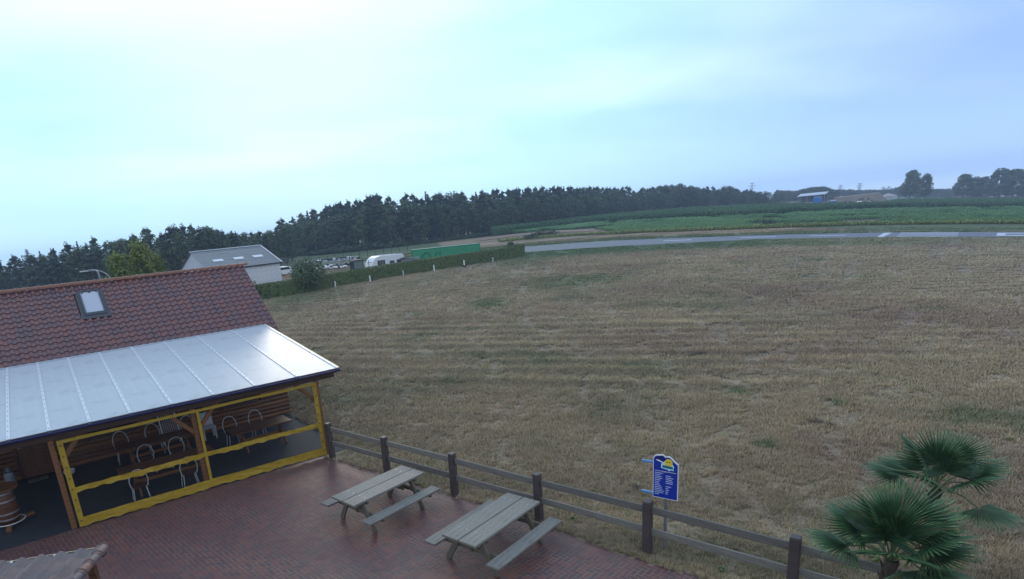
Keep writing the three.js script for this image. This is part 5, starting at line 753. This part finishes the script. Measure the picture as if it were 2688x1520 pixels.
for (const [u, d, v, k, wd, va, txt] of [[2391, 465, 447, 'oak', 1.2, 0, 'taller of the two free standing trees in the far field'], [2428, 470, 457, 'oak', 1.0, 1, 'smaller of the two free standing trees in the far field']]) { const [p, h] = rise(u, d, v); tree('bigoak', p, h, u, wd, ['field_tree', txt, 'pair of free standing field trees'], va); }
for (const [u, d, v, wd, va, txt] of [[2528, 515, 457, 1.35, 0, 'dark tree at the near end of the farmyard tree group'], [2556, 530, 465, 1.3, 1, 'lower tree second in the farmyard tree group'], [2580, 530, 464, 1.4, 0, 'middle tree of the farmyard tree group'], [2622, 510, 443, 1.5, 1, 'tall broad tree of the farmyard tree group'], [2660, 510, 444, 1.5, 0, 'tall broad tree at the outer end of the farmyard tree group'], [2690, 515, 470, 1.6, 1, 'lower tree beyond the tall ones of the farmyard group']]) { const [p, h] = rise(u, d, v); tree('bigoak', p, h, u, wd, ['farmyard_tree', txt, 'farmyard trees'], va); }
{
  const roofRed = mat([0.24, 0.11, 0.09], { map: mottle }), p = far(2590, 545), b = thing('brick_farmhouse', 'long red roofed farmhouse half hidden by the farmyard trees', 'building', p, facing(p)); part('wall', box(30, 3.2, 8, 0, 1.6, 0), mat([0.3, 0.2, 0.17], { map: mottle }), b); part('roof', boxUV(new THREE.CylinderGeometry(0.01, 5.4, 3.4, 4).rotateY(Math.PI / 4).scale(4.1, 1, 1.15)).translate(0, 4.9, 0), roofRed, b); for (let k = 0; k < 6; k++) part('window', box(1.6, 1.3, 0.1, -13 + k * 5.2, 1.7, 4.03), M.white, b);
  // open barn
  const q = at(2133, 545), o = thing('open_barn', 'open sided hay barn with a pale metal roof at the far farm', 'barn', q, facing(q) - 0.2), th = 0.16; part('roof', boxUV(new THREE.BoxGeometry(10.4, 0.14, 6).rotateX(th)).translate(0, 5.6, 1.5), mat([0.5, 0.52, 0.56], { roughness: 0.4 }), o); for (const x of [-4.8, -1.6, 1.6, 4.8]) for (const z of [-1, 4]) part('post', box(0.25, 5.2, 0.25, x, 2.6, z), M.zinc, o); part('back_wall', box(10, 5.2, 0.15, 0, 2.6, -1.2), mat([0.16, 0.18, 0.19], { roughness: 0.7 }), o);
  const q2 = at(2114, 546), lw = thing('low_farm_wall', 'low pale wall in front of the open barn', 'wall', q2, facing(q2)); part('wall', box(9, 1.9, 0.3, 0, 0.95, 0), mat([0.42, 0.40, 0.36], { map: mottle }), lw); part('coping', box(9.1, 0.3, 0.6, 0, 2.05, 0), M.whiteDirty, lw);
  const q3 = at(2144, 549), sl = thing('blue_tank', 'tall bright blue storage tank in front of the open barn', 'tank', q3, facing(q3)), bm = mat([0.05, 0.20, 0.56], { roughness: 0.4 }); part('body', cbox(2.9, 4.4, 2.6, 0.1), bm, sl, [0, 2.2, 0]); part('lid', cbox(2.5, 0.22, 2.2, .06), mat([0.25, 0.42, 0.7], { roughness: 0.3 }), sl, [0, 4.5, 0]); for (const x of [-.9, -.3, .3, .9]) part('rib', box(0.1, 4.1, 0.06, x, 2.2, 1.32), mat([0.015, 0.08, 0.35]), sl);
  const q4 = at(2184, 549), sk = thing('blue_skip', 'low blue waste skip beside the blue tank', 'skip', q4, facing(q4)); const s2 = new THREE.Shape(); s2.moveTo(-1.4, 0); s2.lineTo(1.4, 0); s2.lineTo(1.6, 2.9); s2.lineTo(-1.6, 2.9); s2.closePath(); part('body', new THREE.ExtrudeGeometry(s2, { depth: 1.7, bevelEnabled: false }).translate(0, 0, -.85), bm, sk); part('load', new THREE.SphereGeometry(1, 10, 5, 0, 6.28, 0, 1.57).scale(1.1, .35, .7).translate(0.2, 2.9, 0), M.whiteDirty, sk); part('rim', box(3.3, 0.12, 1.8, 0, 2.86, 0), M.black, sk);
  const q5 = at(2165, 549), wh = thing('farm_trailer', 'pale farm trailer between the blue tank and the skip', 'trailer', q5, facing(q5)); part('box', box(2.6, 2.0, 1.6, 0, 1.5, 0), M.whiteDirty, wh); wheel(wh, .35, .2, [-.5, .35, .6]); wheel(wh, .35, .2, [.5, .35, .6]); part('headboard', box(0.1, 1.3, 1.4, -1.0, 1.2, 0), M.white, wh);
  // straw clamp
  const q6 = at(2252, 541), cl = thing('silage_clamp', 'long grey brown silage clamp with sloping ends at the far farm', 'clamp', q6, facing(q6)), s3 = new THREE.Shape(); s3.moveTo(-12, 0); s3.lineTo(-8.6, 4.3); s3.lineTo(7, 4.7); s3.lineTo(11, 0.6); s3.lineTo(11, 0); s3.closePath(); part('heap', new THREE.ExtrudeGeometry(s3, { depth: 7, bevelEnabled: true, bevelSize: .2, bevelThickness: .3 }).translate(0, 0, -7), mat([0.42, 0.36, 0.31], { map: speck, roughness: 1 }), cl); const tr = rngOf(6), ty = new THREE.TorusGeometry(0.3, 0.13, 5, 10); for (let k = 0; k < 14; k++) part('tyre', ty, M.rubber, cl, [-7 + k * 1.05, 1.0 + tr() * 1.9, 0.36]);
  for (const [u, d, w, h, txt] of [[2254, 544, 2.0, 2.3, 'white arched tank in front of the silage clamp'], [2272, 544, 1.5, 1.1, 'small white box in front of the silage clamp'], [2284, 543, 1.0, 2.1, 'white upright cabinet in front of the silage clamp'], [2315, 541, 1.7, 0.9, 'small white trough beyond the end of the silage clamp'], [2027, 546, 1.8, 1.2, 'small white trailer at the field edge by the far wood']]) { const p2 = at(u, d), t = thing('farm_tank', txt, 'tank', p2, facing(p2), 'white farm containers'); part('body', cbox(w, h, w * .7, Math.min(w, h) * .18), M.white, t, [0, h / 2 + .1, 0]); part('base', box(w * 1.05, 0.12, w * .75, 0, .06, 0), M.black, t); }
  bush('farm_bush', 'rounded dark bush in front of the silage clamp', at(2218, 542), 3.4, 1.9, 300, 0.18, [0.04, 0.06, 0.035], [0.06, 0.085, 0.045], 41);
}
// wooded skyline: hazy belts of trees, with a few tall ones that stand out
{
  const r = rngOf(33), fill = { oak: [], leafy: [], pine: [] }, BELT = [[2050, 498, 515], [2090, 500, 514], [2130, 489, 512], [2160, 488, 510], [2190, 496, 512], [2260, 497, 512], [2330, 496, 511], [2360, 489, 511], [2390, 495, 510], [2450, 495, 510], [2520, 493, 510], [2600, 495, 512], [2720, 496, 513]];
  for (let row = 0; row < 4; row++) for (let u = 2040; u < 2720; u += 6 * (0.6 + .8 * r())) { let i = 0; while (i < BELT.length - 2 && BELT[i + 1][0] < u) i++; const f = clamp((u - BELT[i][0]) / (BELT[i + 1][0] - BELT[i][0])), tv = lerp(BELT[i][1], BELT[i + 1][1], f) + (row < 2 ? r() * 8 : r() * 3 - 1), d = (u < 2200 ? 480 : 640) + row * 42 + r() * 30, [p, h] = rise(u, d, tv), q = r(); fill[q < .6 ? 'oak' : q < .9 ? 'leafy' : 'pine'].push([p.x, p.y - .2, p.z, r() * 6.28, [h / 12 * 1.25, h / 12, h / 12 * 1.25]]); }
  for (const k of Object.keys(fill)) { const v = treeKinds[k][1]; scatter('distant_wood', v.crown, leafMat, fill[k], 'hazy distant belt of ' + k + ' trees along the skyline', 'wood'); }
  const roofs = [[2332, 600, 'long pale roofed barn under the distant wood', 11, 4.5, [0.5, 0.42, 0.38]], [2306, 610, 'small pale roofed house under the distant wood', 6, 4.5, [0.45, 0.4, 0.38]], [2270, 605, 'red roofed house under the distant wood', 7, 4.5, [0.26, 0.13, 0.10]], [2202, 560, 'small house beside the silage clamp in the distance', 6, 4, [0.42, 0.38, 0.36]], [2470, 700, 'pale house in the far village beyond the field trees', 8, 5, [0.45, 0.4, 0.38]], [2496, 700, 'red roofed house in the far village beyond the field trees', 8, 5, [0.26, 0.14, 0.12]]];
  for (const [u, d, txt, L, h, c] of roofs) { const p = far(u, d), b = thing('distant_house', txt, 'house', p, facing(p) + (r() - .5) * .5, 'distant houses'); part('wall', box(L, h * .5, 7, 0, h * .25, 0), M.whiteDirty, b); part('roof', boxUV(new THREE.CylinderGeometry(0.01, 5.2, h * .55, 4).rotateY(Math.PI / 4).scale(L / 7, 1, 1.1)).translate(0, h * .77, 0), mat(c, { map: mottle }), b); }
  for (const [u, d, v, txt] of [[1973, 840, 480, 'hazy lattice pylon above the forest end'], [2205, 840, 486, 'hazy lattice pylon nearest the open barn on the skyline'], [2255, 830, 481, 'largest hazy lattice pylon above the silage clamp'], [2318, 850, 490, 'faint small lattice pylon near the field trees'], [2332, 850, 489, 'faint small lattice pylon closest to the field trees']]) {
    const [p, h] = rise(u, d, v), t = thing('lattice_pylon', txt, 'pylon', p, facing(p), 'pylons on the skyline'), w = 0.3, leg = []; for (const [a, b] of [[-1, -1], [1, -1], [-1, 1], [1, 1]]) leg.push(beam(V(a * h * .09, 0, b * h * .09), V(a * 0.5, h, b * .5), w, w, .02)); part('tower', leg, M.zinc, t);
    const br = []; for (let k = 0; k < 9; k++) { const y0 = h * k / 9, y1 = h * (k + 1) / 9, w0 = lerp(h * .09, .5, k / 9), w1 = lerp(h * .09, .5, (k + 1) / 9); for (const s of [-1, 1]) br.push(beam(V(-w0 * s, y0, w0), V(w1 * s, y1, w1), .2, .2, .02)); } part('bracing', br, M.zinc, t); for (const [y, l] of [[.97, .13], [.82, .22], [.68, .16]]) part('cross_arm', beam(V(-h * l, h * y, 0), V(h * l, h * y, 0), w * 1.3, w * 1.6, .02), M.zinc, t);
  }
}
scene.updateMatrixWorld(true);
renderer.render(scene, camera);
